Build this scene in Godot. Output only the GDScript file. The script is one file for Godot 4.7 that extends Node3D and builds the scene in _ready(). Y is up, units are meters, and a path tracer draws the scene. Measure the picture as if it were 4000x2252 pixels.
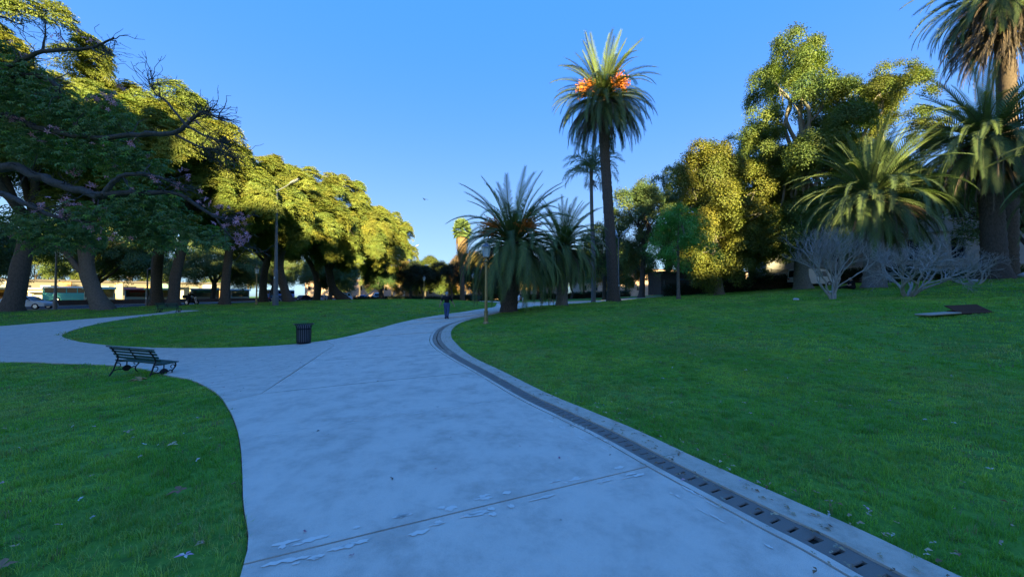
extends Node3D
# A park in late afternoon shade: curving concrete path, lawns, palms, tipa trees and a street behind.

func _ready():
	rng.seed = 20240417
	# ---- camera
	var cam := Camera3D.new()
	cam.name = "camera"
	cam.fov = 74.12
	cam.near = 0.05
	cam.far = 3000.0
	cam.position = Vector3(0, 1.65, 0)
	cam.rotation.x = atan(20.0 / 960.0)
	add_child(cam)
	cam.current = true
	# ---- sky
	var we := WorldEnvironment.new()
	we.name = "world_environment"
	var env := Environment.new()
	env.background_mode = Environment.BG_SKY
	var sm := ProceduralSkyMaterial.new()
	sm.sky_top_color = Color(0.253, 0.530, 0.907)
	sm.sky_horizon_color = Color(0.70, 0.835, 0.876)
	sm.sky_curve = 0.15
	sm.ground_bottom_color = Color(0.25, 0.27, 0.22)
	sm.ground_horizon_color = Color(0.5, 0.55, 0.55)
	sm.sun_angle_max = 40.0
	sm.sun_curve = 0.4
	var sky := Sky.new()
	sky.sky_material = sm
	env.sky = sky
	env.background_energy_multiplier = 0.32
	env.tonemap_mode = Environment.TONE_MAPPER_LINEAR
	env.tonemap_exposure = 5.05
	env.sdfgi_enabled = true
	env.ssao_enabled = true
	env.ssil_enabled = true
	we.environment = env
	add_child(we)
	# ---- sun: low, behind the camera and a little to its right
	var sun := DirectionalLight3D.new()
	sun.name = "sun"
	sun.light_energy = 1.6
	sun.light_color = Color(1.0, 0.93, 0.70)
	sun.light_angular_distance = 0.5
	sun.shadow_enabled = true
	add_child(sun)
	sun.look_at_from_position(Vector3.ZERO, Vector3(-sin(SUN_AZ) * cos(SUN_EL), -sin(SUN_EL), -cos(SUN_AZ) * cos(SUN_EL)))
	# ---- setting
	make_grid()
	make_materials()
	build_ground()
	build_path()
	build_drain()
	build_street()
	build_shade_blocks()
	build_right_building()
	build_far_background()
	build_tipa_row()
	build_silk_floss()
	build_plane_trees()
	build_palms()
	build_shrubs()
	build_benches()
	build_bins()
	build_lamps()
	build_people()
	build_vehicles()
	build_small_things()
	build_grass()
	build_litter()
	print("done ", Time.get_ticks_msec())

const SUN_AZ := 0.2
const SUN_EL := 0.2094
var rng := RandomNumberGenerator.new()
const TP := [-8.85,-16.40,-0.01623,-4.38,-25.60,-0.59956,-1.36,-20.00,0.10217,-0.20,-26.00,0.58752,3.89,-30.00,-0.08227,8.09,-38.00,-0.11485,8.68,-33.00,0.35950,13.98,-32.00,-0.14498,18.50,-22.00,0.14058,21.82,-21.00,-0.44348,26.62,-28.00,0.04913,32.86,-26.00,0.35573,15.59,-13.00,0.73625,-38.95,-30.00,0.37136,-35.36,-33.00,-0.25820,-33.72,-38.00,0.35858,-31.59,-42.00,0.10194,-28.76,-43.00,-0.38354,-28.11,-48.00,0.19763,-27.64,-30.00,-0.34765,-21.41,-47.00,-0.02894,-15.57,-52.00,0.07426,-7.16,-50.00,0.39771,1.09,-60.00,-0.28209,-1.64,-42.00,-0.35469,12.17,-55.00,0.00247,18.81,-56.00,0.05172,22.16,-46.00,0.05175,31.18,-42.00,-0.16016,46.44,-44.00,0.20338,38.92,-29.00,-0.20684,-23.07,-19.60,-0.34600,-24.82,-26.00,0.75320,-29.99,-22.40,-0.21619,-16.70,-12.50,0.24785,-12.88,-12.20,-0.00745,-9.92,-10.20,-0.38306,-13.25,-16.20,-0.25076,-21.30,-26.00,-0.21838,-15.89,-26.00,0.30051,-10.88,-27.00,0.00496,3.53,-16.00,-0.23138,7.72,-14.50,0.04714,11.86,-12.50,-0.08128,11.70,-9.00,-0.83553,0.00,0.00,-0.03394,0.00,4.00,-0.01935,-3.00,2.00,0.10921,3.00,2.00,-0.08822,-6.00,3.00,0.02695,6.00,3.00,-0.20648,0.00,-4.00,0.01947,-3.00,-4.50,0.23520,1.40,-4.00,-0.02938,-5.00,-7.00,-0.15805,-0.50,-8.00,-0.00688,-2.80,-12.00,0.18676,-3.20,-15.00,0.06967,-6.00,-12.00,0.12631,-10.00,-6.00,0.17318,10.00,0.00,0.46297,-14.00,0.00,-0.06226,20.00,0.00,-0.08807,-30.00,-5.00,0.05799,35.00,-5.00,0.02888,-45.00,-40.00,-0.26658,-55.00,-40.00,0.05613,-50.00,-60.00,-0.02482,-70.00,-60.00,0.01537,-48.00,-95.00,-0.00290,-60.00,-95.00,-0.00637,-30.00,-75.00,-0.02433,-35.00,-110.00,0.02164,-80.00,-100.00,0.00682,-10.00,-85.00,0.01044,-5.00,-120.00,-0.02645,15.00,-75.00,0.04233,20.00,-120.00,-0.00989,40.00,-70.00,-0.01170,60.00,-50.00,-0.07007,60.00,-90.00,0.01393,60.00,-20.00,-0.02094,-60.00,-20.00,-0.01822,-100.00,-100.00,-0.00070,60.00,-130.00,-0.00326,-60.00,-130.00,-0.00045,-120.00,-20.00,0.00277,0.00,-130.00,0.01149]
const TB := [-0.199455,0.120311,-0.015579]
var FL := {"A":[Vector3(-24.90,4.00,-15.50),Vector3(-22.57,6.22,-15.30),Vector3(-20.26,6.79,-15.00),Vector3(-18.58,6.38,-14.80),Vector3(-16.98,5.83,-14.50),Vector3(-15.58,5.41,-14.20),Vector3(-15.14,5.44,-14.10)],"A2":[Vector3(-15.14,5.44,-14.10),Vector3(-14.71,5.90,-14.00),Vector3(-14.05,6.17,-14.00),Vector3(-13.30,6.12,-14.30),Vector3(-12.67,5.76,-14.80)],"A3":[Vector3(-15.14,5.44,-14.10),Vector3(-14.14,5.57,-14.40),Vector3(-12.96,5.60,-14.80),Vector3(-11.87,4.83,-15.20),Vector3(-10.91,4.83,-15.60)],"A4":[Vector3(-11.87,4.83,-15.20),Vector3(-11.47,4.14,-15.40),Vector3(-10.68,3.38,-15.80)],"B":[Vector3(-25.77,6.09,-16.00),Vector3(-23.37,8.54,-15.80),Vector3(-20.99,9.07,-15.50),Vector3(-19.75,8.65,-15.30),Vector3(-18.69,8.31,-15.10),Vector3(-16.07,7.78,-14.60),Vector3(-13.54,7.68,-14.00)],"E1":[Vector3(-13.54,7.68,-14.00),Vector3(-12.36,7.59,-13.80),Vector3(-11.83,7.86,-13.70),Vector3(-11.35,8.16,-13.60),Vector3(-11.04,8.21,-13.50),Vector3(-10.32,7.92,-13.40)],"E2":[Vector3(-11.83,7.86,-13.70),Vector3(-12.65,8.77,-13.80),Vector3(-13.15,9.13,-13.90),Vector3(-13.58,9.75,-14.00)],"E3":[Vector3(-11.83,7.86,-13.70),Vector3(-11.03,7.41,-13.50),Vector3(-10.34,7.10,-13.40),Vector3(-9.91,6.72,-13.30)],"E4":[Vector3(-12.36,7.59,-13.80),Vector3(-11.54,7.17,-13.90),Vector3(-10.93,7.01,-14.00),Vector3(-10.54,6.75,-14.10)],"C":[Vector3(-23.29,3.85,-14.50),Vector3(-21.38,5.83,-14.50),Vector3(-19.28,5.50,-14.30),Vector3(-18.10,5.07,-14.20),Vector3(-17.16,4.64,-14.30),Vector3(-16.14,4.47,-14.60)],"D":[Vector3(-24.96,5.95,-15.50),Vector3(-22.22,9.31,-15.00),Vector3(-19.68,10.29,-14.50),Vector3(-18.79,10.52,-14.30),Vector3(-17.60,10.80,-14.10),Vector3(-15.78,10.79,-13.90),Vector3(-15.12,10.87,-13.80),Vector3(-14.51,11.07,-13.70)],"D1":[Vector3(-17.60,10.80,-14.10),Vector3(-17.51,11.40,-14.10),Vector3(-17.50,12.04,-14.10)],"D2":[Vector3(-22.22,9.31,-15.00),Vector3(-19.95,10.09,-14.70),Vector3(-18.46,10.19,-14.60),Vector3(-17.65,9.83,-14.60),Vector3(-17.60,9.31,-14.70)],"D3":[Vector3(-21.66,10.03,-14.60),Vector3(-20.66,12.15,-14.50),Vector3(-19.47,12.28,-14.30),Vector3(-18.88,12.02,-14.20),Vector3(-18.29,11.78,-14.10)],"D4":[Vector3(-15.12,10.87,-13.80),Vector3(-14.94,10.64,-13.80),Vector3(-14.64,10.47,-13.70)],"G":[Vector3(-22.84,5.63,-15.50),Vector3(-21.54,4.74,-16.00),Vector3(-20.00,4.13,-16.40),Vector3(-18.38,4.02,-16.80)]}
var FB := [[Vector3(-19.87,9.78,-15.00),1.20],[Vector3(-18.59,9.46,-15.00),1.20],[Vector3(-17.55,8.92,-15.20),1.10],[Vector3(-16.57,8.28,-15.20),1.00],[Vector3(-16.65,7.24,-15.00),1.00],[Vector3(-18.83,7.59,-15.50),1.10],[Vector3(-20.32,8.24,-15.50),1.20],[Vector3(-15.23,7.24,-15.00),0.80],[Vector3(-14.47,6.83,-15.20),0.70],[Vector3(-19.25,4.55,-15.00),0.90],[Vector3(-17.84,4.39,-15.00),1.00],[Vector3(-16.06,4.75,-14.80),0.90],[Vector3(-14.83,5.13,-14.80),0.90],[Vector3(-14.10,5.50,-15.00),0.80],[Vector3(-13.63,4.83,-15.20),0.80],[Vector3(-13.08,4.16,-15.50),0.70],[Vector3(-15.35,4.40,-15.50),0.90],[Vector3(-17.45,4.16,-15.50),0.90],[Vector3(-18.91,4.00,-15.50),0.70],[Vector3(-14.84,4.07,-16.00),0.80],[Vector3(-12.34,4.04,-15.80),0.60],[Vector3(-15.53,6.29,-15.00),0.50],[Vector3(-19.80,11.26,-14.80),0.60],[Vector3(-18.74,10.35,-14.60),0.60],[Vector3(-16.23,9.46,-15.00),0.50],[Vector3(-15.58,8.67,-15.00),0.60]]
var FF := [Vector3(-18.65,10.84,-14.40),Vector3(-16.82,11.19,-14.00),Vector3(-19.51,10.19,-14.60),Vector3(-18.62,7.79,-14.80),Vector3(-16.96,6.47,-14.60),Vector3(-17.50,4.99,-14.20),Vector3(-16.91,5.29,-14.20),Vector3(-16.42,5.02,-14.30),Vector3(-16.51,5.24,-14.30),Vector3(-16.87,4.72,-14.30),Vector3(-14.48,7.47,-14.40),Vector3(-13.45,6.07,-14.30),Vector3(-12.51,6.32,-14.60),Vector3(-11.58,5.18,-15.00),Vector3(-11.57,4.81,-15.10),Vector3(-10.85,4.83,-15.20),Vector3(-10.99,4.29,-15.30),Vector3(-10.90,3.98,-15.40),Vector3(-11.56,4.43,-15.20),Vector3(-10.74,4.14,-15.40),Vector3(-11.06,3.74,-15.40),Vector3(-11.09,4.67,-15.20),Vector3(-16.07,5.83,-14.50),Vector3(-15.49,9.26,-14.60),Vector3(-14.88,9.63,-14.30),Vector3(-15.75,11.12,-13.90),Vector3(-11.63,8.06,-13.70),Vector3(-15.99,9.20,-14.50),Vector3(-19.68,8.67,-15.00),Vector3(-16.03,4.45,-14.50),Vector3(-15.68,4.09,-14.60),Vector3(-18.72,9.41,-14.60),Vector3(-17.53,8.02,-14.60),Vector3(-12.96,5.86,-14.60),Vector3(-12.20,5.45,-14.80)]

# ------------------------------------------------------------------ terrain
const GX := 76
const GZ0 := -136
const GZ1 := 8
var grid := PackedFloat32Array()

func raw_height(x: float, z: float) -> float:
	var s: float = TB[0] + TB[1] * x * 0.1 + TB[2] * z * 0.1
	var k := 0
	while k < TP.size():
		var dx: float = (x - TP[k]) * 0.1
		var dz: float = (z - TP[k + 1]) * 0.1
		var q := dx * dx + dz * dz
		if q > 1e-9:
			s += 0.5 * q * log(q) * TP[k + 2]
		k += 3
	return s

func make_grid():
	for z in range(GZ0, GZ1 + 1):
		for x in range(-GX, GX + 1):
			grid.append(raw_height(x, z))

func H(x: float, z: float) -> float:
	var w := 2 * GX + 1
	var u := clampf(x + GX, 0.0, w - 1.001)
	var v := clampf(z - GZ0, 0.0, GZ1 - GZ0 - 0.001)
	var i := int(u)
	var j := int(v)
	var a := u - i
	var b := v - j
	var o := j * w + i
	return lerpf(lerpf(grid[o], grid[o + 1], a), lerpf(grid[o + w], grid[o + w + 1], a), b)

func on(x: float, z: float, up := -0.035) -> Vector3:
	return Vector3(x, H(x, z) + up, z)

# ------------------------------------------------------------------ mesh buffer
class Buf:
	var v := PackedVector3Array()
	var n := PackedVector3Array()
	var ix := PackedInt32Array()
	var c := PackedColorArray()
	var col := Color.WHITE
	var colored := false

	func vert(p: Vector3, nn: Vector3) -> int:
		v.append(p)
		n.append(nn)
		if colored:
			c.append(col)
		return v.size() - 1

	func tri_i(a: int, b: int, d: int):
		var f := (v[d] - v[a]).cross(v[b] - v[a])
		if f.dot(n[a] + n[b] + n[d]) < 0.0:
			ix.append_array(PackedInt32Array([a, d, b]))
		else:
			ix.append_array(PackedInt32Array([a, b, d]))

	func tri(a: Vector3, b: Vector3, d: Vector3, nn := Vector3.ZERO):
		var f := (d - a).cross(b - a).normalized()
		if nn != Vector3.ZERO and f.dot(nn) < 0.0:
			tri(a, d, b)
			return
		var k := v.size()
		for p in [a, b, d]:
			vert(p, f)
		ix.append_array(PackedInt32Array([k, k + 1, k + 2]))

	func quad(a: Vector3, b: Vector3, d: Vector3, e: Vector3, nn := Vector3.ZERO):
		var f := (d - a).cross(b - a)
		if f.length() < 1e-9:
			f = (e - a).cross(d - a)
		f = f.normalized()
		if nn != Vector3.ZERO and f.dot(nn) < 0.0:
			quad(e, d, b, a)
			return
		var k := v.size()
		for p in [a, b, d, e]:
			vert(p, f)
		ix.append_array(PackedInt32Array([k, k + 1, k + 2, k, k + 2, k + 3]))

	func box(p: Vector3, s: Vector3, b := Basis.IDENTITY, ch := 0.0):
		var h := s * 0.5
		if ch <= 0.0:
			for ax in 3:
				for sg in [-1.0, 1.0]:
					var nn := Vector3.ZERO
					nn[ax] = sg
					var u := Vector3.ZERO
					var w := Vector3.ZERO
					u[(ax + 1) % 3] = h[(ax + 1) % 3]
					w[(ax + 2) % 3] = h[(ax + 2) % 3]
					var o: Vector3 = nn * h[ax]
					quad(p + b * (o - u - w), p + b * (o + u - w), p + b * (o + u + w), p + b * (o - u + w), b * nn)
			return
		# chamfered box: faces, edge strips, corners
		var q := h - Vector3(ch, ch, ch)
		for ax in 3:
			var a1 := (ax + 1) % 3
			var a2 := (ax + 2) % 3
			for sg in [-1.0, 1.0]:
				var pts := []
				for t in [[-1, -1], [1, -1], [1, 1], [-1, 1]]:
					var r := Vector3.ZERO
					r[ax] = h[ax] * sg
					r[a1] = q[a1] * t[0]
					r[a2] = q[a2] * t[1]
					pts.append(p + b * r)
				var nn := Vector3.ZERO
				nn[ax] = sg
				quad(pts[0], pts[1], pts[2], pts[3], b * nn)
			for s1 in [-1.0, 1.0]:
				for s2 in [-1.0, 1.0]:
					var pts := []
					for t in [[-1, 0], [1, 0], [1, 1], [-1, 1]]:
						var r := Vector3.ZERO
						r[ax] = q[ax] * t[0]
						r[a1] = (h[a1] if t[1] == 0 else q[a1]) * s1
						r[a2] = (q[a2] if t[1] == 0 else h[a2]) * s2
						pts.append(p + b * r)
					var nn := Vector3.ZERO
					nn[a1] = s1
					nn[a2] = s2
					quad(pts[0], pts[1], pts[2], pts[3], b * nn)
		for sx in [-1.0, 1.0]:
			for sy in [-1.0, 1.0]:
				for sz in [-1.0, 1.0]:
					tri(p + b * Vector3(h.x * sx, q.y * sy, q.z * sz), p + b * Vector3(q.x * sx, h.y * sy, q.z * sz), p + b * Vector3(q.x * sx, q.y * sy, h.z * sz), b * Vector3(sx, sy, sz))

	# tube along points with a radius at each
	func tube(pts: Array, rad: Array, sides := 8, caps := true, rough := 0.0, sd := 0):
		var rings := []
		var side := Vector3.ZERO
		for k in pts.size():
			var t: Vector3 = (pts[mini(k + 1, pts.size() - 1)] - pts[maxi(k - 1, 0)]).normalized()
			if side == Vector3.ZERO:
				side = t.cross(Vector3.UP if absf(t.y) < 0.9 else Vector3.RIGHT).normalized()
			side = (side - t * side.dot(t)).normalized()
			var up := t.cross(side)
			var ring := []
			for s in sides:
				var a := TAU * s / sides
				var nn := side * cos(a) + up * sin(a)
				var r: float = rad[k]
				if rough > 0.0:
					r *= 1.0 + rough * (sin(s * 2.4 + k * 0.7 + sd) + 0.6 * sin(s * 5.1 - k * 1.3 + sd * 2.0))
				ring.append(vert(pts[k] + nn * r, nn))
			rings.append(ring)
		for k in pts.size() - 1:
			for s in sides:
				var s2 := (s + 1) % sides
				tri_i(rings[k][s], rings[k][s2], rings[k + 1][s2])
				tri_i(rings[k][s], rings[k + 1][s2], rings[k + 1][s])
		if caps:
			for e in [0, pts.size() - 1]:
				var t2: Vector3 = (pts[0] - pts[1]).normalized() if e == 0 else (pts[-1] - pts[-2]).normalized()
				var k0 := vert(pts[e], t2)
				var first := v.size()
				for s in sides:
					vert(v[rings[e][s]], t2)
				for s in sides:
					tri_i(k0, first + s, first + (s + 1) % sides)

	# revolve [radius, height] pairs about the y axis at o
	func lathe(prof: Array, sides := 16, o := Vector3.ZERO, flat_sides := false, turn := 0.0):
		for k in prof.size() - 1:
			var p: Array = prof[k]
			var q: Array = prof[k + 1]
			var d := Vector2(q[0] - p[0], q[1] - p[1])
			if d.length() < 1e-6:
				continue
			var nr := Vector2(d.y, -d.x).normalized()
			for s in sides:
				var a := TAU * s / sides + turn
				var b := TAU * (s + 1) / sides + turn
				var m := (a + b) * 0.5
				var na := Vector3(cos(m if flat_sides else a) * nr.x, nr.y, sin(m if flat_sides else a) * nr.x)
				var nb := Vector3(cos(m if flat_sides else b) * nr.x, nr.y, sin(m if flat_sides else b) * nr.x)
				var k0 := vert(o + Vector3(cos(a) * p[0], p[1], sin(a) * p[0]), na)
				vert(o + Vector3(cos(b) * p[0], p[1], sin(b) * p[0]), nb)
				vert(o + Vector3(cos(b) * q[0], q[1], sin(b) * q[0]), nb)
				vert(o + Vector3(cos(a) * q[0], q[1], sin(a) * q[0]), na)
				if p[0] > 1e-5:
					tri_i(k0, k0 + 1, k0 + 2)
				if q[0] > 1e-5:
					tri_i(k0, k0 + 2, k0 + 3)

	# extrude a 2D outline (x,y) along z from z0 to z1; taper moves the far rings inwards
	func prism(poly: PackedVector2Array, z0: float, z1: float, b := Basis.IDENTITY, o := Vector3.ZERO):
		var idx := Geometry2D.triangulate_polygon(poly)
		for e in [[z0, -1.0 if z1 > z0 else 1.0], [z1, 1.0 if z1 > z0 else -1.0]]:
			for t in range(0, idx.size(), 3):
				var w := []
				for u in 3:
					w.append(o + b * Vector3(poly[idx[t + u]].x, poly[idx[t + u]].y, e[0]))
				tri(w[0], w[1], w[2], b * Vector3(0, 0, e[1]))
		var area := 0.0
		for k in poly.size():
			area += poly[k].cross(poly[(k + 1) % poly.size()])
		for k in poly.size():
			var p := poly[k]
			var q := poly[(k + 1) % poly.size()]
			var out := Vector2((q - p).y, -(q - p).x) * signf(area)
			quad(o + b * Vector3(p.x, p.y, z0), o + b * Vector3(q.x, q.y, z0), o + b * Vector3(q.x, q.y, z1), o + b * Vector3(p.x, p.y, z1), b * Vector3(out.x, out.y, 0))

	func ball(p: Vector3, r: Vector3, seg := 10, rings := 6):
		var base := v.size()
		for j in rings + 1:
			var th := PI * j / rings
			for s in seg:
				var a := TAU * s / seg
				var d := Vector3(sin(th) * cos(a), cos(th), sin(th) * sin(a))
				vert(p + d * r, (d / r).normalized())
		for j in rings:
			for s in seg:
				var s2 := (s + 1) % seg
				if j > 0:
					tri_i(base + j * seg + s, base + j * seg + s2, base + (j + 1) * seg + s2)
				if j < rings - 1:
					tri_i(base + j * seg + s, base + (j + 1) * seg + s2, base + (j + 1) * seg + s)

	func mesh() -> ArrayMesh:
		var arr := []
		arr.resize(Mesh.ARRAY_MAX)
		arr[Mesh.ARRAY_VERTEX] = v
		arr[Mesh.ARRAY_NORMAL] = n
		arr[Mesh.ARRAY_INDEX] = ix
		if colored:
			arr[Mesh.ARRAY_COLOR] = c
		var m := ArrayMesh.new()
		m.add_surface_from_arrays(Mesh.PRIMITIVE_TRIANGLES, arr)
		return m

# ------------------------------------------------------------------ nodes
var used := {}

func numbered(called: String) -> String:
	var k: int = used.get(called, 0)
	used[called] = k + 1
	return called if k == 0 else "%s_%03d" % [called, k]

func thing(called: String, label: String, category: String, at := Vector3.ZERO, turn := 0.0, group := "") -> Node3D:
	var o := Node3D.new()
	o.name = numbered(called)
	add_child(o)
	o.position = at
	o.rotation.y = turn
	tag(o, label, category, group)
	return o

func tag(o: Node, label: String, category: String, group := "", kind := ""):
	if label:
		o.set_meta("label", label)
	if category:
		o.set_meta("category", category)
	if group:
		o.set_meta("group", group)
	if kind:
		o.set_meta("kind", kind)

func part(called: String, m, mat: Material, parent: Node, at := Vector3.ZERO, basis := Basis.IDENTITY) -> MeshInstance3D:
	var o := MeshInstance3D.new()
	if parent == self:
		o.name = numbered(called)
	else:
		o.name = called
	o.mesh = m.mesh() if m is Buf else m
	o.material_override = mat
	o.transform = Transform3D(basis, at)
	parent.add_child(o, true)
	return o

func struct(called: String, m, mat: Material, label := "") -> MeshInstance3D:
	var o := part(called, m, mat, self)
	o.set_meta("kind", "structure")
	if label:
		o.set_meta("label", label)
	return o

func push(rows: PackedFloat32Array, t: Transform3D, c: Color):
	var b := t.basis
	var o := t.origin
	rows.append_array(PackedFloat32Array([b.x.x, b.y.x, b.z.x, o.x, b.x.y, b.y.y, b.z.y, o.y, b.x.z, b.y.z, b.z.z, o.z, c.r, c.g, c.b, 1.0]))

func many(called: String, m: Mesh, rows: PackedFloat32Array, mat: Material, parent: Node, label := "", category := "") -> MultiMeshInstance3D:
	var mm := MultiMesh.new()
	mm.transform_format = MultiMesh.TRANSFORM_3D
	mm.use_colors = true
	mm.mesh = m
	mm.instance_count = rows.size() / 16
	mm.buffer = rows
	var o := MultiMeshInstance3D.new()
	o.name = numbered(called) if parent == self else called
	o.multimesh = mm
	o.material_override = mat
	o.set_meta("kind", "stuff")
	if label:
		o.set_meta("label", label)
	if category:
		o.set_meta("category", category)
	parent.add_child(o, true)
	return o

func smooth_line(pts: Array, n := 6) -> Array:
	var out := []
	for k in pts.size() - 1:
		var p0: Vector3 = pts[maxi(k - 1, 0)]
		var p1: Vector3 = pts[k]
		var p2: Vector3 = pts[k + 1]
		var p3: Vector3 = pts[mini(k + 2, pts.size() - 1)]
		for j in n:
			out.append(p1.cubic_interpolate(p2, p0, p3, float(j) / n))
	out.append(pts[-1])
	return out

func taper(count: int, a: float, b: float, power := 1.0) -> Array:
	var out := []
	for k in count:
		out.append(lerpf(a, b, pow(float(k) / maxi(count - 1, 1), power)))
	return out

func rnd(a: float, b: float) -> float:
	return rng.randf_range(a, b)

func rdir() -> Vector3:
	var y := rnd(-1, 1)
	var a := rnd(0, TAU)
	var r := sqrt(1 - y * y)
	return Vector3(r * cos(a), y, r * sin(a))

func yaw(a: float) -> Basis:
	return Basis(Vector3.UP, a)

func vary(c: Color, s: float, hue := 0.0) -> Color:
	var k := 1.0 + rnd(-s, s)
	var w := rnd(-hue, hue)
	return Color(c.r * k * (1.0 + w), c.g * k, c.b * k * (1.0 - w))

# ------------------------------------------------------------------ materials
var mats := {}

func noise_tex(freq: float, ramp: Array, sd := 1, size := 512, kind := FastNoiseLite.TYPE_SIMPLEX_SMOOTH, oct := 4, gain := 0.5) -> NoiseTexture2D:
	var f := FastNoiseLite.new()
	f.seed = sd
	f.frequency = freq
	f.noise_type = kind
	f.fractal_octaves = oct
	f.fractal_gain = gain
	var t := NoiseTexture2D.new()
	t.width = size
	t.height = size
	t.seamless = true
	t.noise = f
	var g := Gradient.new()
	var offs := PackedFloat32Array()
	var cols := PackedColorArray()
	for r in ramp:
		offs.append(r[0])
		cols.append(r[1])
	g.offsets = offs
	g.colors = cols
	t.color_ramp = g
	return t

func grey(x: float) -> Color:
	return Color(x, x, x).linear_to_srgb()

func lin(r: float, g: float, b: float) -> Color:
	return Color(r, g, b).linear_to_srgb()

func M(key: String, c: Color, rough := 0.9, metal := 0.0) -> StandardMaterial3D:
	if mats.has(key):
		return mats[key]
	var m := StandardMaterial3D.new()
	m.resource_name = key
	m.albedo_color = c.linear_to_srgb()
	m.roughness = rough
	m.metallic = metal
	m.metallic_specular = 0.35
	mats[key] = m
	return m

func triplanar(m: StandardMaterial3D, tex: Texture2D, scale: float, bump: Texture2D = null, depth := 0.5, tall := 1.0):
	m.albedo_texture = tex
	m.uv1_triplanar = true
	m.uv1_world_triplanar = true
	m.uv1_scale = Vector3(scale, scale * tall, scale)
	if bump:
		m.heightmap_enabled = true
		m.heightmap_texture = bump
		m.heightmap_scale = depth

func second(m: StandardMaterial3D, tex: Texture2D, scale: float):
	m.detail_enabled = true
	m.detail_blend_mode = BaseMaterial3D.BLEND_MODE_MUL
	m.detail_albedo = tex
	m.detail_uv_layer = BaseMaterial3D.DETAIL_UV_2
	m.uv2_triplanar = true
	m.uv2_world_triplanar = true
	m.uv2_scale = Vector3(scale, scale, scale)

func leafy(key: String, glow: Color, rough := 0.55) -> StandardMaterial3D:
	var m := M(key, Color(1, 1, 1), rough)
	m.vertex_color_use_as_albedo = true
	m.backlight_enabled = true
	m.backlight = glow
	m.metallic_specular = 0.4
	return m

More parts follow.
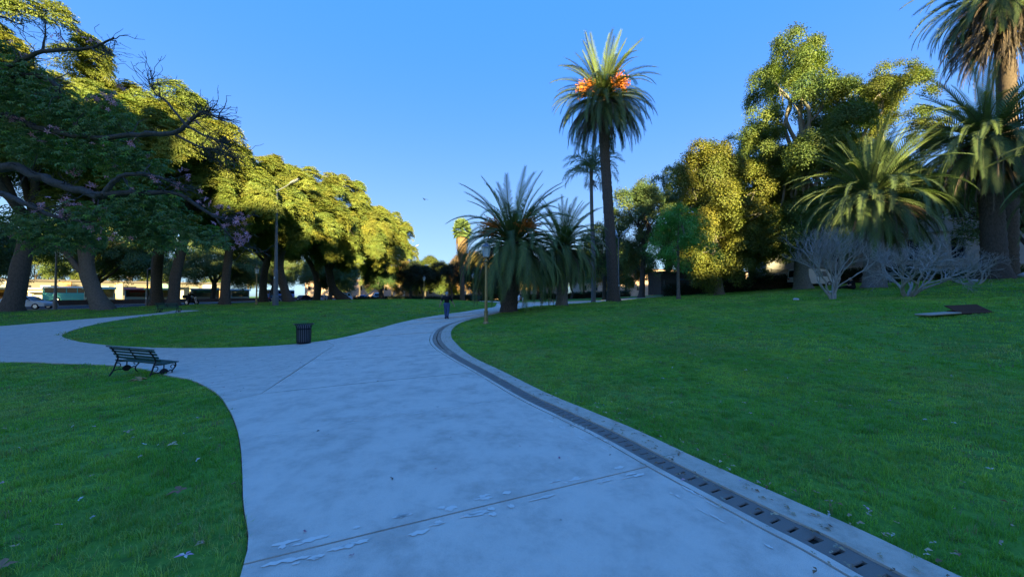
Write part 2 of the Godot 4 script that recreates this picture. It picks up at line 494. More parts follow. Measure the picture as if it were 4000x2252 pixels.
func make_materials():
	var speck := noise_tex(0.22, [[0.0, grey(0.42)], [0.42, grey(0.86)], [0.6, grey(0.97)], [1.0, grey(1.0)]], 3, 1024, FastNoiseLite.TYPE_SIMPLEX, 4, 0.75)
	var blotch := noise_tex(0.011, [[0.0, grey(0.66)], [0.35, grey(0.84)], [0.55, grey(0.95)], [0.75, grey(1.0)]], 9, 512, FastNoiseLite.TYPE_SIMPLEX_SMOOTH, 7, 0.72)
	var fine := noise_tex(0.09, [[0.0, Color.BLACK], [1.0, Color.WHITE]], 5, 512, FastNoiseLite.TYPE_SIMPLEX, 5, 0.65)
	var c := M("concrete", Color(0.79, 0.66, 0.53), 0.9)
	triplanar(c, speck, 0.7, fine, 0.25)
	second(c, blotch, 0.23)
	c = M("concrete_old", Color(0.73, 0.61, 0.49), 0.92)
	triplanar(c, speck, 0.5, fine, 0.5)
	second(c, blotch, 0.41)
	c = M("kerb", Color(0.66, 0.54, 0.41), 0.9)
	triplanar(c, speck, 1.1, fine, 0.3)
	second(c, blotch, 0.6)
	M("smear", Color(0.74, 0.66, 0.56), 0.85)
	c = M("grate", Color(0.24, 0.20, 0.165), 0.75, 0.1)
	triplanar(c, speck, 2.0, fine, 0.2)
	M("dark_soil", Color(0.035, 0.026, 0.018), 1.0)
	c = M("soil", Color(0.07, 0.05, 0.032), 1.0)
	triplanar(c, speck, 0.6, fine, 1.0)
	var turf := noise_tex(0.03, [[0.0, lin(0.05, 0.12, 0.02)], [0.4, lin(0.08, 0.20, 0.025)], [0.6, lin(0.11, 0.25, 0.03)], [0.85, lin(0.15, 0.27, 0.045)], [1.0, lin(0.2, 0.25, 0.08)]], 21, 1024, FastNoiseLite.TYPE_SIMPLEX_SMOOTH, 7, 0.7)
	c = M("turf", Color(1, 1, 1), 1.0)
	triplanar(c, turf, 0.16, fine, 1.5)
	second(c, blotch, 0.031)
	c = M("asphalt", Color(0.075, 0.077, 0.085), 0.85)
	triplanar(c, speck, 0.5, fine, 0.2)
	second(c, blotch, 0.05)
	var bark := noise_tex(0.02, [[0.0, grey(0.35)], [0.5, grey(0.75)], [1.0, grey(1.0)]], 31, 512, FastNoiseLite.TYPE_SIMPLEX, 5, 0.65)
	for d in [["bark", Color(0.13, 0.105, 0.085)], ["bark_pale", Color(0.20, 0.165, 0.13)], ["bark_plane", Color(0.30, 0.27, 0.21)], ["bark_grey", Color(0.21, 0.20, 0.195)], ["bark_floss", Color(0.095, 0.088, 0.08)], ["bark_shrub", Color(0.50, 0.45, 0.40)], ["palm_trunk", Color(0.13, 0.10, 0.08)], ["palm_trunk_grey", Color(0.27, 0.25, 0.23)], ["palm_trunk_brown", Color(0.14, 0.10, 0.07)]]:
		c = M(d[0], d[1], 0.95)
		triplanar(c, bark, 0.9, bark, 3.0, 0.3)
	leafy("leaf_tipa", Color(0.75, 0.80, 0.25))
	leafy("leaf_plane", Color(0.75, 0.80, 0.22))
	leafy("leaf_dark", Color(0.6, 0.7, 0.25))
	leafy("leaf_ginkgo", Color(0.7, 0.85, 0.3))
	leafy("leaf_floss", Color(0.6, 0.7, 0.3))
	leafy("blossom", Color(0.4, 0.3, 0.35))
	leafy("frond", Color(0.45, 0.55, 0.2), 0.62)
	for d in [["frond_deep", Color(0.62, 0.66, 0.70)], ["frond_old", Color(1.30, 1.15, 0.85)]]:
		leafy(d[0], Color(0.45, 0.55, 0.2), 0.62).albedo_color = Color(minf(d[1].r, 1.0), minf(d[1].g, 1.0), d[1].b).linear_to_srgb()
	leafy("grass", Color(0.7, 0.85, 0.25), 0.7)
	leafy("litter", Color(0.2, 0.16, 0.1), 0.85)
	M("dead_frond", Color(0.21, 0.165, 0.125), 0.95)
	M("fruit", Color(0.62, 0.20, 0.035), 0.6)
	M("brass", Color(0.33, 0.24, 0.11), 0.38, 0.75)
	M("brass_pale", Color(0.42, 0.38, 0.28), 0.4, 0.6)
	M("pole_grey", Color(0.15, 0.155, 0.165), 0.5, 0.4)
	M("pole_white", Color(0.62, 0.60, 0.56), 0.6)
	M("black_metal", Color(0.02, 0.021, 0.024), 0.32, 0.3)
	M("iron", Color(0.022, 0.024, 0.026), 0.5, 0.3)
	c = M("bench_green", Color(0.035, 0.105, 0.085), 0.5)
	triplanar(c, noise_tex(0.03, [[0.0, grey(0.6)], [1.0, grey(1.0)]], 41, 256), 1.5)
	M("rust", Color(0.11, 0.045, 0.022), 0.9, 0.2)
	mats.rust.albedo_texture = noise_tex(0.03, [[0.0, grey(0.5)], [1.0, grey(1.0)]], 43, 256)
	mats.rust.uv1_triplanar = true
	mats.rust.uv1_scale = Vector3(2, 2, 2)
	c = M("glass", Color(0.75, 0.85, 0.9), 0.06)
	c.transparency = BaseMaterial3D.TRANSPARENCY_ALPHA
	c.albedo_color.a = 0.4
	M("dark_glass", Color(0.012, 0.016, 0.02), 0.08)
	M("tyre", Color(0.018, 0.018, 0.018), 0.9)
	M("chrome", Color(0.5, 0.5, 0.52), 0.25, 0.9)
	M("red_light", Color(0.45, 0.02, 0.015), 0.25)
	M("white_plastic", Color(0.72, 0.72, 0.70), 0.5)
	c = M("stucco_pink", Color(0.50, 0.34, 0.25), 0.95)
	triplanar(c, blotch, 0.12)
	c = M("stone_grey", Color(0.40, 0.38, 0.35), 0.92)
	triplanar(c, speck, 0.3)
	second(c, blotch, 0.15)
	c = M("wall_dark", Color(0.12, 0.10, 0.085), 0.95)
	triplanar(c, blotch, 0.2)
	c = M("brick_red", Color(0.16, 0.075, 0.05), 0.95)
	triplanar(c, blotch, 0.3)
	c = M("shade_block_grey", Color(0.45, 0.42, 0.38), 0.9)
	triplanar(c, blotch, 0.08)
	M("rock", Color(0.55, 0.53, 0.5), 0.95)
	triplanar(mats.rock, blotch, 1.5)
	M("skin", Color(0.45, 0.27, 0.19), 0.6)
	M("paper", Color(0.78, 0.78, 0.76), 0.9)

# ------------------------------------------------------------------ ground, path, drain, street
const RIGHT_EDGE := [2.95, 3.0, 2.5, -0.6, 1.97, -2.28, 1.75, -2.78, 1.34, -3.68, 0.99, -4.52, 0.61, -5.26, 0.08, -6.3, -0.75, -8.28, -1.7, -10.4, -2.5, -12.32, -3.13, -14.5, -3.62, -17.4, -3.75, -19.4, -3.6, -21.3, -2.89, -23.66, -1.27, -26.2, 0.6, -30.0, 2.6, -36.0, 6.0, -42.0, 12.0, -47.0, 19.0, -52.0, 30.0, -55.0, 48.0, -57.0]
const FAR_EDGE := [48.0, -62.0, 30.0, -60.5, 20.0, -58.5, 12.9, -59.5, 8.9, -64.6, 5.3, -70.0, 1.6, -70.0, -6.0, -86.0, -8.5, -85.0, -2.0, -52.0, -1.9, -42.64]
const ISLAND_EDGE := [-1.9, -42.64, -3.55, -32.5, -5.38, -29.12, -6.6, -26.72, -7.2, -24.1, -7.42, -21.14, -7.65, -19.0, -7.97, -17.54, -8.7, -16.5, -9.81, -16.08, -11.5, -16.0, -13.22, -16.06, -14.89, -16.16, -16.94, -16.52, -19.32, -17.42, -21.45, -18.56, -23.02, -19.56, -23.96, -20.54, -24.81, -21.94, -25.38, -23.52, -25.6, -25.06, -25.7, -26.54, -26.2, -28.5, -27.0, -33.0]
const WEST_EDGE := [-29.0, -33.0, -28.0, -29.5, -27.7, -27.78, -27.95, -26.58, -28.69, -25.36, -29.4, -23.88, -30.2, -22.0, -33.0, -16.5, -38.0, -11.0]
const LAWN_EDGE := [-30.0, -8.0, -24.0, -11.0, -16.78, -12.56, -15.04, -12.5, -12.88, -12.2, -11.22, -11.54, -8.73, -9.82, -7.5, -8.96, -5.72, -7.38, -4.38, -5.94, -3.27, -4.6, -2.24, -3.2, -1.62, -2.3, -1.05, -0.6, -0.8, 3.0]
var path_poly := PackedVector2Array()
var strip_poly := PackedVector2Array()
var right_line := []
var road_line := []

func line3(flat: Array) -> Array:
	var out := []
	for k in range(0, flat.size(), 2):
		out.append(Vector3(flat[k], 0, flat[k + 1]))
	return out

func ground_normal(x: float, z: float) -> Vector3:
	return Vector3(H(x - 0.5, z) - H(x + 0.5, z), 1.0, H(x, z - 0.5) - H(x, z + 0.5)).normalized()

func build_ground():
	var xs := []
	for x in [-1600, -700, -350, -200, -130, -95]:
		xs.append(float(x))
	for x in range(-GX, GX + 1):
		xs.append(float(x))
	for x in [95, 130, 200, 350, 700, 1600]:
		xs.append(float(x))
	var zs := []
	for z in [-1800, -800, -420, -260, -180]:
		zs.append(float(z))
	for z in range(GZ0, GZ1 + 1):
		zs.append(float(z))
	for z in [14, 30, 70, 150, 400]:
		zs.append(float(z))
	var b := Buf.new()
	for z in zs:
		for x in xs:
			b.vert(Vector3(x, H(x, z) - 0.035, z), ground_normal(x, z))
	var w := xs.size()
	for j in zs.size() - 1:
		for i in w - 1:
			var o := j * w + i
			b.ix.append_array(PackedInt32Array([o, o + w + 1, o + w, o, o + 1, o + w + 1]))
	struct("ground", b, mats.turf, "mown green lawn over gently rolling ground")

func to2(pts: Array) -> PackedVector2Array:
	var out := PackedVector2Array()
	for p in pts:
		out.append(Vector2(p.x, p.z))
	return out

# lay a 2D outline over the ground, cut along the ground's own grid
func drape(b: Buf, poly: PackedVector2Array, up: float, skirt := 0.05, cell := 1.0):
	var lo := poly[0]
	var hi := poly[0]
	for p in poly:
		lo = lo.min(p)
		hi = hi.max(p)
	var i0 := int(floor(lo.x / cell))
	var j0 := int(floor(lo.y / cell))
	for j in range(j0, int(ceil(hi.y / cell))):
		for i in range(i0, int(ceil(hi.x / cell))):
			var sq := PackedVector2Array([Vector2(i, j) * cell, Vector2(i + 1, j) * cell, Vector2(i + 1, j + 1) * cell, Vector2(i, j + 1) * cell])
			for piece in Geometry2D.intersect_polygons(sq, poly):
				var idx := Geometry2D.triangulate_polygon(piece)
				var base := b.v.size()
				for p in piece:
					b.vert(Vector3(p.x, H(p.x, p.y) + up, p.y), ground_normal(p.x, p.y))
				for t in range(0, idx.size(), 3):
					b.tri_i(base + idx[t], base + idx[t + 1], base + idx[t + 2])
	if skirt > 0.0:
		var cw := 1.0 if Geometry2D.is_polygon_clockwise(poly) else -1.0
		for k in poly.size():
			var p := poly[k]
			var q := poly[(k + 1) % poly.size()]
			var n := Vector3((q - p).y, 0, -(q - p).x) * cw * -1.0
			var a := Vector3(p.x, H(p.x, p.y) + up, p.y)
			var e := Vector3(q.x, H(q.x, q.y) + up, q.y)
			b.quad(a, e, e - Vector3(0, skirt, 0), a - Vector3(0, skirt, 0), n)

func build_path():
	right_line = smooth_line(line3(RIGHT_EDGE), 6)
	var all := right_line.duplicate()
	all.append_array(line3(FAR_EDGE))
	all.append_array(smooth_line(line3(ISLAND_EDGE), 4))
	all.append_array(smooth_line(line3(WEST_EDGE), 3))
	all.append_array(smooth_line(line3(LAWN_EDGE), 5))
	path_poly = to2(all)
	# slabs of the walk, joint to joint, as the formwork left them
	var cuts := [
		[4.0, 3.2, -4.0, 3.2, -4.0, -1.33, 3.0, -4.5],
		[3.0, -4.5, -4.0, -1.33, -6.0, -3.12, 2.0, -7.3],
		[2.0, -7.3, -6.0, -3.12, -6.6, -5.2, -4.86, -6.5, -4.6, -7.02, 1.0, -9.15],
		[1.0, -9.15, -4.6, -7.02, -5.75, -10.94, 0.0, -10.94],
		[0.0, -10.94, -5.75, -10.94, -6.72, -14.24, -1.0, -13.5],
		[-1.0, -13.5, -6.72, -14.24, -6.89, -14.82, -8.3, -16.95, -9.0, -17.6, -1.0, -17.2],
		[-6.6, -5.2, -4.86, -6.5, -4.6, -7.02, -6.89, -14.82, -8.3, -16.95, -9.0, -17.4, -9.0, -20.0, -31.0, -36.0, -45.0, -30.0, -45.0, 0.0, -6.6, -3.0]]
	var z := -17.2
	for nz in [-20.2, -23.0, -25.8, -28.6, -31.4, -35.0, -39.0, -43.0, -47.0, -52.0, -57.0, -62.0, -67.0, -72.0, -90.0]:
		cuts.append([14.0, z, -9.0, z - (0.4 if z > -18.0 else 0.0), -9.0, nz, 14.0, nz])
		z = nz
	for x in range(14, 48, 6):
		cuts.append([x + 6.0, -40.0, float(x), -40.0, float(x), -70.0, x + 6.0, -70.0])
	var p := Node3D.new()
	p.name = "path"
	add_child(p)
	tag(p, "pale concrete footpath curving between the lawns", "", "", "structure")
	var k := 0
	for cut in cuts:
		var poly := to2(line3(cut))
		for piece in Geometry2D.intersect_polygons(poly, path_poly):
			for inner in Geometry2D.offset_polygon(piece, -0.007):
				if absf(area_of(inner)) < 0.4:
					continue
				var b := Buf.new()
				drape(b, inner, 0.002 * sin(k * 2.1) if k < 6 else 0.0, 0.06)
				part("slab", b, mats.concrete_old if k == 6 else mats.concrete, p)
		k += 1
	# what shows in the joints
	var bed := Buf.new()
	drape(bed, path_poly, -0.028, 0.0)
	part("joint_bed", bed, mats.soil, p)
	# cement left beside the joints
	var marks := [[-1.5, -2.46, 0.2, -3.23, 16, 0.07], [0.2, -3.23, 1.3, -3.73, 7, 0.05], [-3.1, -4.63, -0.2, -6.16, 18, 0.028], [-2.6, -7.78, -1.3, -8.28, 5, 0.05], [-4.4, -10.96, -2.5, -10.96, 7, 0.035], [-5.6, -14.1, -3.1, -13.8, 6, 0.05], [-4.75, -7.6, -6.7, -14.2, 14, 0.09], [-4.2, -7.3, -3.0, -7.6, 4, 0.04], [0.55, -5.2, 1.2, -3.9, 6, 0.05], [-0.9, -8.3, -0.1, -6.8, 5, 0.04], [-2.6, -12.2, -1.8, -10.5, 6, 0.05], [-3.2, -14.4, -2.75, -12.9, 5, 0.05], [1.35, -3.4, 1.8, -2.4, 4, 0.04]]
	for m in marks:
		var a := Vector2(m[0], m[1])
		var e := Vector2(m[2], m[3])
		var d := (e - a).normalized()
		var s := Vector2(-d.y, d.x)
		for q in int(m[4] * 2.0):
			var c: Vector2 = a.lerp(e, rng.randf()) + s * (m[5] + 0.02) * (1.0 if rng.randf() < 0.62 else -1.0) * rnd(0.7, 1.6)
			var lx := rnd(0.02, 0.11)
			var wx: float = m[5] * rnd(0.2, 0.6)
			var outl := PackedVector2Array()
			for t in 18:
				var an := TAU * t / 18.0
				outl.append(c + d * cos(an) * lx * rnd(0.6, 1.0) + s * sin(an) * wx * rnd(0.25, 1.0))
			var b := Buf.new()
			drape(b, outl, 0.0055, 0.0)
			if b.ix.size() > 0:
				part("cement_smear", b, mats.smear, p)

func area_of(poly: PackedVector2Array) -> float:
	var a := 0.0
	for k in poly.size():
		a += poly[k].cross(poly[(k + 1) % poly.size()])
	return a * 0.5

func side_at(line: Array, k: int) -> Vector3:
	var t: Vector3 = line[mini(k + 1, line.size() - 1)] - line[maxi(k - 1, 0)]
	return Vector3(-t.z, 0, t.x).normalized()

# a ribbon beside a line, from o0 to o1 to its right hand
func ribbon(b: Buf, line: Array, o0: float, o1: float, up: float, thick: float, wide := []):
	for k in line.size() - 1:
		var c := []
		for e in [k, k + 1]:
			var s := side_at(line, e)
			var w: float = wide[e] if wide.size() else 1.0
			for o in [o0, o1]:
				var p: Vector3 = line[e] + s * o * w
				c.append(Vector3(p.x, H(p.x, p.z) + up, p.z))
		b.quad(c[0], c[1], c[3], c[2], Vector3.UP)
		if thick > 0.0:
			var dn := Vector3(0, thick, 0)
			var sd := side_at(line, k)
			b.quad(c[0], c[2], c[2] - dn, c[0] - dn, -sd)
			b.quad(c[1], c[3], c[3] - dn, c[1] - dn, sd)

func build_drain():
	# the run of the slot drain along the lawn side of the walk
	var line := []
	for q in right_line:
		if q.z < 1.5 and q.z > -27.0:
			line.append(q)
	var fine := []
	for k in line.size() - 1:
		var n := maxi(1, int(line[k].distance_to(line[k + 1]) / 0.22))
		for j in n:
			fine.append(line[k].lerp(line[k + 1], float(j) / n))
	fine.append(line[-1])
	var wide := []
	for q in fine:
		wide.append(1.0 + 0.45 * smoothstep(-9.5, -13.5, q.z) * (1.0 - smoothstep(-19.0, -24.0, q.z)))
	var d := Node3D.new()
	d.name = "gutter"
	add_child(d)
	tag(d, "slot drain and pale kerb between footpath and lawn", "", "", "structure")
	var b := Buf.new()
	ribbon(b, fine, 0.012, 0.075, 0.004, 0.09, wide)
	part("drain_lip", b, mats.concrete, d)
	b = Buf.new()
	ribbon(b, fine, 0.07, 0.31, -0.03, 0.0, wide)
	part("channel_bed", b, mats.dark_soil, d)
	# kerb stones, each about a metre long
	var seg := []
	var run := 0.0
	var segw := []
	for k in fine.size():
		seg.append(fine[k])
		segw.append(wide[k])
		if k > 0:
			run += fine[k].distance_to(fine[k - 1])
		if run > 2.6 or k == fine.size() - 1:
			if seg.size() > 1:
				b = Buf.new()
				ribbon(b, seg, 0.30, 0.585 + rnd(-0.006, 0.006), 0.012 + rnd(-0.003, 0.003), 0.09, segw)
				part("kerb_stone", b, mats.kerb, d)
			seg = [fine[k] + (fine[k] - fine[maxi(k - 1, 0)]).normalized() * 0.008]
			segw = [wide[k]]
			run = 0.0
	strip_poly = PackedVector2Array()
	for q in fine:
		strip_poly.append(Vector2(q.x, q.z))
	for k in range(fine.size() - 1, -1, -1):
		var e: Vector3 = fine[k] + side_at(fine, k) * 0.58 * wide[k]
		strip_poly.append(Vector2(e.x, e.z))
	# grate bars, then setts round the bend
	var bar := Buf.new()
	bar.box(Vector3.ZERO, Vector3(0.205, 0.02, 0.098), Basis.IDENTITY, 0.006)
	var bar_mesh := bar.mesh()
	var rail := Buf.new()
	ribbon(rail, fine, 0.077, 0.135, -0.0035, 0.03, wide)
	part("grate_rail", rail, mats.grate, d)
	rail = Buf.new()
	ribbon(rail, fine, 0.245, 0.297, -0.0035, 0.03, wide)
	part("grate_rail", rail, mats.grate, d)
	var sett := Buf.new()
	sett.box(Vector3.ZERO, Vector3(0.125, 0.03, 0.205), Basis.IDENTITY, 0.01)
	var sett_mesh := sett.mesh()
	var s := 0.0
	for k in fine.size() - 1:
		var L: float = fine[k].distance_to(fine[k + 1])
		var sd := side_at(fine, k)
		var tz: Vector3 = (fine[k + 1] - fine[k]).normalized()
		while s < L:
			var q: Vector3 = fine[k] + tz * s
			if q.z > -11.0 or q.z < -23.5:
				var c: Vector3 = q + sd * 0.188 * wide[k]
				part("grate_bar", bar_mesh, mats.grate, d, on(c.x, c.z, -0.013), Basis(sd, Vector3.UP, sd.cross(Vector3.UP)) * Basis(Vector3.UP, rnd(-0.02, 0.02)))
				s += 0.122
			else:
				for o in [0.135, 0.245]:
					var c: Vector3 = q + sd * o * wide[k] + tz * (0.1 if o > 0.2 else 0.0)
					part("paving_sett", sett_mesh, M("sett_pale", Color(0.34, 0.27, 0.21), 0.9) if rng.randf() < 0.4 else M("sett_brown", Color(0.27, 0.21, 0.16), 0.9), d, on(c.x, c.z, -0.012 + rnd(-0.003, 0.003)), Basis(sd, Vector3.UP, sd.cross(Vector3.UP)))
				s += 0.222
		s -= L

func build_street():
	road_line = smooth_line(line3([-84, 30, -68, 0, -59, -20, -54.5, -38, -51.5, -65, -52, -100, -58, -140, -74, -200, -100, -280]), 8)
	var b := Buf.new()
	ribbon(b, road_line, -9.8, 9.8, -0.015, 0.0)
	# finer crossways so that it follows the ground
	b = Buf.new()
	for o in range(-98, 98, 14):
		ribbon(b, road_line, o * 0.1, o * 0.1 + 1.4, -0.012, 0.0)
	struct("road", b, mats.asphalt, "dark asphalt avenue passing under the tall trees")
	for o in [[9.8, 10.0], [-10.0, -9.8]]:
		b = Buf.new()
		ribbon(b, road_line, o[0], o[1], 0.10, 0.16)
		struct("kerb", b, mats.kerb, "stone kerb at the edge of the avenue")
	for o in [-3.3, 0.0, 3.3]:
		var r := Node3D.new()
		r.name = numbered("lane_marking")
		add_child(r)
		tag(r, "broken white lane line painted on the avenue", "", "", "structure")
		for k in range(6, road_line.size() - 2, 1):
			b = Buf.new()
			var two := [road_line[k], road_line[k].lerp(road_line[k + 1], 0.45)]
			ribbon(b, two, o - 0.07, o + 0.07, -0.006, 0.0)
			part("dash", b, mats.paper, r)
	# low brick planter wall on the far side of the avenue
	b = Buf.new()
	ribbon(b, road_line.slice(4, 54), -13.2, -12.7, 0.75, 0.85)
	var w := part("planter_wall", b, mats.brick_red, self)
	tag(w, "low dark red wall along the far side of the avenue", "wall")

func shade_pos(u: float, v: float) -> Vector3:
	return Vector3(sin(SUN_AZ) * u + cos(SUN_AZ) * v, 0, cos(SUN_AZ) * u - sin(SUN_AZ) * v)

func build_shade_blocks():
	# unseen blocks added behind the camera, heights and gaps shaped to shade the park
	var rows := [[-55, -20, 48.3, "broad grey"], [-20, -7, 42.3, "tall grey"], [-7, 25, 48.3, "plain grey"], [25, 28.8, 34.3, "narrow low"], [28.8, 31, 50.8, "thin tall"], [31, 33.8, 35.3, "narrow middling"], [33.8, 41.3, 51.8, "slim tall"], [41.3, 48, 38.8, "lower grey"], [48, 66, 52.8, "massive grey"], [66, 110, 52.8, "long grey"]]
	for r in rows:
		var c := shade_pos(117.0, (r[0] + r[1]) * 0.5)
		var t := thing("shade_block", "%s unseen block added behind the viewer to cast shade" % r[3], "building", Vector3(c.x, 0, c.z), SUN_AZ, "unseen blocks added to shade the park")
		var b := Buf.new()
		b.box(Vector3(0, r[2] * 0.5 - 0.5, 0), Vector3(r[1] - r[0], r[2] + 1.0, 14.0))
		part("wall", b, mats.shade_block_grey, t)
		for fl in range(3, int(r[2]) - 1, 3):
			b = Buf.new()
			b.box(Vector3(0, fl, -7.06), Vector3(r[1] - r[0] - 2.0, 1.4, 0.1))
			part("window", b, mats.dark_glass, t)

# ------------------------------------------------------------------ foliage
func leaf(b: Buf, p: Vector3, d: Vector3, up: Vector3, len: float, wid: float, bend := 0.25):
	# a pointed leaf folded along its middle and bending down towards the tip
	var s := d.cross(up).normalized() * wid * 0.5
	var n := s.cross(d).normalized()
	if n.dot(up) < 0.0:
		n = -n
	var m := p + d * len * 0.5
	var t := p + d * len - n * len * bend
	b.tri(p, m + s + n * wid * 0.12, t, n)
	b.tri(p, t, m - s + n * wid * 0.12, n)

func spray(kind: String, sd: int) -> ArrayMesh:
	var r := RandomNumberGenerator.new()
	r.seed = sd
	var b := Buf.new()
	if kind == "tipa":
		# pinnate leaves arching out from one shoot
		for k in 6:
			var a := TAU * k / 6.0 + r.randf_range(-0.4, 0.4)
			var d := Vector3(cos(a), r.randf_range(-0.1, 0.45), sin(a)).normalized()
			var len := r.randf_range(0.32, 0.52)
			for j in 4:
				var f := (j + 1.0) / 4.0
				var p := d * len * f - Vector3(0, 0.32 * len * f * f, 0)
				for s in ([-1, 1] if j < 3 else [0]):
					var o = (d.cross(Vector3.UP).normalized() * s * 0.9 + d * 0.6).normalized()
					leaf(b, p, o, Vector3.UP + rdir() * 0.4, 0.17, 0.075, 0.35)
	elif kind == "plane":
		for k in 20:
			var p := Vector3(r.randf_range(-0.38, 0.38), r.randf_range(-0.28, 0.28), r.randf_range(-0.38, 0.38))
			var d := (p + Vector3(r.randf_range(-0.3, 0.3), -0.15, r.randf_range(-0.3, 0.3))).normalized()
			leaf(b, p, d, Vector3(r.randf_range(-0.5, 0.5), 1, r.randf_range(-0.5, 0.5)), r.randf_range(0.14, 0.21), 0.14, 0.2)
	elif kind == "small":
		for k in 16:
			var p := Vector3(r.randf_range(-0.3, 0.3), r.randf_range(-0.2, 0.2), r.randf_range(-0.3, 0.3))
			var d := Vector3(r.randf_range(-1, 1), r.randf_range(-0.3, 0.5), r.randf_range(-1, 1)).normalized()
			leaf(b, p, d, Vector3(r.randf_range(-0.6, 0.6), 1, r.randf_range(-0.6, 0.6)), r.randf_range(0.12, 0.17), 0.085, 0.2)
	elif kind == "hand":
		# leaves like open hands, five leaflets each
		for k in 5:
			var p := Vector3(r.randf_range(-0.28, 0.28), r.randf_range(-0.16, 0.16), r.randf_range(-0.28, 0.28))
			var up := Vector3(r.randf_range(-0.5, 0.5), 1, r.randf_range(-0.5, 0.5)).normalized()
			var e := up.cross(Vector3.RIGHT).normalized()
			for j in 6:
				leaf(b, p, e.rotated(up, TAU * j / 6.0 + k), up, r.randf_range(0.10, 0.15), 0.045, 0.35)
	elif kind == "star":
		for k in 5:
			var d := Vector3(cos(TAU * k / 5.0), 0.25, sin(TAU * k / 5.0)).normalized()
			leaf(b, Vector3.ZERO, d, Vector3.UP, 0.085, 0.032, 0.25)
	return b.mesh()

var sprays := {}

func sprays_of(kind: String) -> ArrayMesh:
	if not sprays.has(kind):
		sprays[kind] = spray(kind, 5 + kind.length())
	return sprays[kind]

# pads of foliage over an uneven ellipsoid; returns the pads [centre, outward, radius]
func crown_pads(c: Vector3, r: Vector3, n: int, pad: float, low := -0.35, sd := 1, lump := 0.32, lobes := 11, lobe_r := 0.42) -> Array:
	var subs := []
	var gr := RandomNumberGenerator.new()
	gr.seed = sd
	for k in lobes:
		var y := 1.0 - (1.0 - low) * (k + 0.5) / lobes
		var a := k * 2.39996 + gr.randf_range(-0.5, 0.5)
		var q := sqrt(maxf(0.0, 1.0 - y * y))
		var d := Vector3(cos(a) * q, y, sin(a) * q)
		var m := gr.randf_range(0.55, 0.55 + lump)
		subs.append([c + d * r * m, r * gr.randf_range(lobe_r - 0.09, lobe_r + 0.09) * Vector3(1, 0.85, 1)])
	subs.append([c, r * (lobe_r + 0.16)])
	var out := []
	var tries := 0
	while out.size() < n and tries < n * 14:
		tries += 1
		var s: Array = subs[out.size() % subs.size()]
		var d := rdir()
		if d.y < -0.45 and rng.randf() < 0.8:
			continue
		var p: Vector3 = s[0] + d * s[1] * rnd(0.82, 1.0)
		# inside another lobe: keep only a few
		var deep := false
		for q in subs:
			if q != s and ((p - q[0]) / q[1]).length() < 0.72:
				deep = true
		if deep and rng.randf() < 0.8:
			continue
		out.append([p, (d / s[1]).normalized(), pad * rnd(0.6, 1.25)])
	return out

func pad_leaves(rows: PackedFloat32Array, pads: Array, per: int, base: Color, tone: float, hue: float, size := 1.0, flat := 0.55, droop := 0.5):
	for q in pads:
		var pc := vary(base, tone * 0.7, hue)
		var o: Vector3 = (q[1] + Vector3.UP * 0.9).normalized()
		var e := o.cross(Vector3.FORWARD if absf(o.z) < 0.9 else Vector3.RIGHT).normalized()
		var g := o.cross(e)
		var cnt := int(per * q[2] * q[2] / 1.4)
		for k in maxi(6, cnt):
			var a := rnd(0, TAU)
			var rr := sqrt(rng.randf())
			var p: Vector3 = q[0] + (e * cos(a) + g * sin(a)) * rr * q[2] + o * (flat * q[2] * (0.5 - rr * rr) + rnd(-0.22, 0.22))
			p.y -= droop * rr * rr * q[2] * 0.5
			var nb := Basis(Vector3.UP, rnd(0, TAU))
			var out := (o + (e * cos(a) + g * sin(a)) * rr * 0.8).normalized()
			nb = Basis(Quaternion(Vector3.UP, (out + Vector3.UP * 0.5 + rdir() * 0.35).normalized())) * nb
			push(rows, Transform3D(nb.scaled(Vector3.ONE * size * rnd(0.75, 1.3)), p), vary(pc, tone, hue))

func limb_to(b: Buf, a: Vector3, e: Vector3, r0: float, r1: float, sag := 0.15, sides := 7):
	var d := e - a
	var w := rdir() * d.length() * 0.10
	var pts := smooth_line([a, a + d * 0.35 + w + Vector3(0, d.length() * sag, 0), a + d * 0.7 - w * 0.6 + Vector3(0, d.length() * sag * 0.6, 0), e], 4)
	b.tube(pts, taper(pts.size(), r0, r1, 0.8), sides, false, 0.05, int(e.x * 7))

